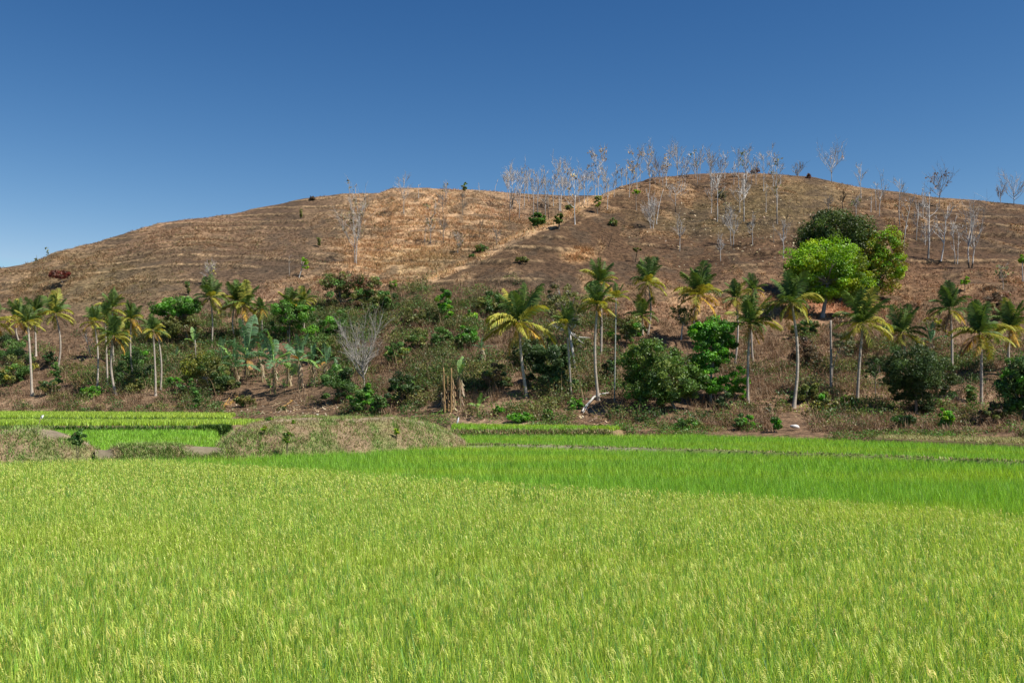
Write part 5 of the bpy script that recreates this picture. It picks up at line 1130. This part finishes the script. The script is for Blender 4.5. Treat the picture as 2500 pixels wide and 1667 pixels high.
# ------------------------------------------------------------------ undergrowth
topline = I([-400, 0, 300, 500, 640, 780, 950, 1100, 1300, 1500, 1900, 2000, 2200, 2500, 2900], [800, 800, 790, 760, 770, 730, 705, 715, 690, 770, 800, 800, 740, 730, 730])
def undergrowth():
    rng = np.random.default_rng(808); n = 42000
    u = rng.uniform(-200, 2700, n); Y = footY(u) + 75 * rng.uniform(0, 1, n) ** 1.4; z = hill(u, Y); py = HOR - (z - ZC) * F / Y; x = X(u, Y)
    dn = fbm(x / 5, Y / 6, 55, 3); zone = .30 + .75 * ell(u, py, 1080, 820, 220, 150) + .4 * ell(u, py, 1380, 830, 170, 130) + .35 * ell(u, py, 620, 860, 260, 80) + .45 * ell(u, py, 2050, 900, 260, 90) - .25 * ell(u, py, 180, 830, 130, 60) + .8 * ell(u, py, 440, 850, 170, 90) + .8 * ell(u, py, 770, 800, 160, 60) + .5 * ell(u, py, 1060, 830, 200, 110)
    k = (py > topline(u) + rng.normal(0, 18, n)) & (rng.uniform(0, 1, n) < zone * (.25 + .75 * sstep(.36, .60, dn)) * .75) & (Y > footY(u) + 2.0) & ~((rng.uniform(0, 1, n) < .85) & (u > 545) & (u < 845) & (py > 862)) & ~((u > 1405) & (u < 1495) & (py > 955)) & ~((np.abs(u - 1939) < 45) & (py > 1015)) & ~((u > 1068) & (u < 1135) & (py > 985)) & ~((u > 1915) & (u < 1960) & (py > 960))
    u, Y, z, py, x = u[k], Y[k], z[k], py[k], x[k]; m = len(u)
    g = .55 * ell(u, py, 440, 850, 170, 90) + .7 * ell(u, py, 770, 800, 160, 60) + (.15 + .08 * (u < 1500) + .45 * ell(u, py, 1050, 820, 220, 140) + .45 * ell(u, py, 700, 880, 250, 110) + .40 * ell(u, py, 330, 890, 330, 90) + .35 * ell(u, py, 1350, 850, 130, 130) + .3 * ell(u, py, 2350, 930, 260, 100) + .08 * (py > 960)) * (.08 + 1.15 * sstep(.46, .58, fbm(x / 4, Y / 5, 99, 3)))
    r_ = rng.uniform(0, 1, m); ac, tw = Acc(), Acc(); B_ = np.zeros((m, 3))
    c_g, c_o, c_b = pal(rng, m, [(0.075, 0.155, 0.03), (0.10, 0.20, 0.035), (0.055, 0.115, 0.025), (0.045, 0.085, 0.02)]), pal(rng, m, OLV[:2] + [(0.13, 0.14, 0.035), (0.085, 0.10, 0.028)]), pal(rng, m, [(0.19, 0.115, 0.058), (0.25, 0.16, 0.083), (0.11, 0.068, 0.036), (0.31, 0.21, 0.115), (0.16, 0.088, 0.045)])
    B_ = np.where((r_ < g * .6)[:, None], c_g, np.where((r_ < g * 1.1)[:, None], c_o, c_b)); dry = r_ >= g * 1.1
    for i in range(m):
        R = (rng.uniform(.35, 1.0) + .7 * rng.uniform() ** 4) * (.8 if py[i] > 985 else 1) * (1 if dry[i] else 1.7)
        q = 120 if not dry[i] else 16
        d = rng.normal(size=(q, 3)); d /= np.linalg.norm(d, axis=1)[:, None]; d[:, 2] = np.abs(d[:, 2]); d *= rng.uniform(.1, 1, (q, 1)) ** (.5 if dry[i] else .3) * R * np.array([1, 1, .85])
        leaf_quads(ac, np.array([x[i], Y[i], z[i]]) + d, .20 if not dry[i] else .17, np.clip(B_[i] * rng.uniform(.8, 1.2, (q, 1)), 0, .8), rng, .3, .5, d / R)
        q = 8 if not dry[i] else 26; P = np.tile([x[i], Y[i], z[i] - .1], (q, 1)) + np.c_[rng.normal(0, R * .35, (q, 2)), np.zeros(q)]
        blades(tw, P, rng.uniform(0, 6.28, q), R * rng.uniform(.6, 1.5, q), .035, rng.uniform(.1, .8, q), rng.uniform(0, .4, q), 2, np.clip(np.array((0.27, 0.185, 0.11)) * rng.uniform(.4, 1.5, (q, 1)), 0, .8))
    print('undergrowth clumps', m)
    tag(ac.out("undergrowth", M_LEAF), "tangled brown and green undergrowth covering the lower slope", "undergrowth", kind="stuff")
    tag(tw.out("dry_stalks", M_DRY), "dry brown stalks and twigs standing in the undergrowth", "dry stalks", kind="stuff")
undergrowth()
def foot_weeds():
    rng = np.random.default_rng(809); n = 5200
    u = rng.uniform(-250, 2750, n); Y = footY(u) + rng.uniform(-.6, 1, n) ** 2 * 9 - .3; z = hill(u, Y); x = X(u, Y)
    k = rng.uniform(0, 1, n) < sstep(.40, .58, fbm(x / 3.5, Y / 3, 66, 3)) * np.where(u < 460, 1, np.where(u < 830, .25, .75))
    k &= ~((u > 1405) & (u < 1495)) & ~(np.abs(u - 1939) < 40)
    u, Y, z, x = u[k], Y[k], z[k], x[k]; m = len(u); ac = Acc()
    P = np.repeat(np.c_[x, Y, z], 16, 0) + rng.normal(0, 1, (m * 16, 3)) * np.array([.22, .22, 0]) + np.c_[np.zeros((m * 16, 2)), rng.uniform(.02, .38, m * 16)]
    C = np.repeat(pal(rng, m, MIDG + BRG[2:] + OLV + [(0.13, 0.17, 0.05)]), 16, 0) * rng.uniform(.75, 1.25, (m * 16, 1))
    leaf_quads(ac, P, .14, C, rng, .3, .5); tag(ac.out("weeds", M_LEAF), "low green weeds along the foot of the hill behind the rice", "weeds", kind="stuff")
foot_weeds()

def debris():
    rng = np.random.default_rng(811); ac = Acc()
    for (u0, u1, y0, y1, n) in ((545, 860, 1.0, 9, 900), (380, 560, .5, 5, 260), (1050, 1230, 1.5, 12, 420), (1400, 1480, 1, 5, 120), (1880, 2110, 8, 30, 420), (2230, 2330, 4, 20, 160), (120, 260, 4, 14, 160)):
        u = rng.uniform(u0, u1, n); Y = footY(u) + rng.uniform(y0, y1, n); z = hill(u, Y); x = X(u, Y)
        k = rng.uniform(0, 1, n) < sstep(.35, .6, fbm(x / 1.8, Y / 1.8, 91, 3)); x, Y, z = x[k], Y[k], z[k]; m = len(x)
        az = rng.uniform(0, 6.28, m)
        blades(ac, np.c_[x, Y, z + .06], az, rng.uniform(.25, 1.1, m), rng.uniform(.05, .16, m), rng.uniform(1.5, 3.5, m), -rng.uniform(.2, .6, m), 2, pal(rng, m, [(0.52, 0.41, 0.25), (0.42, 0.31, 0.18), (0.60, 0.52, 0.38), (0.34, 0.24, 0.13)]))
    tag(ac.out("leaf_litter", M_DRY), "pale dry banana leaves and stalks littering the banks", "leaf litter", kind="stuff")
debris()
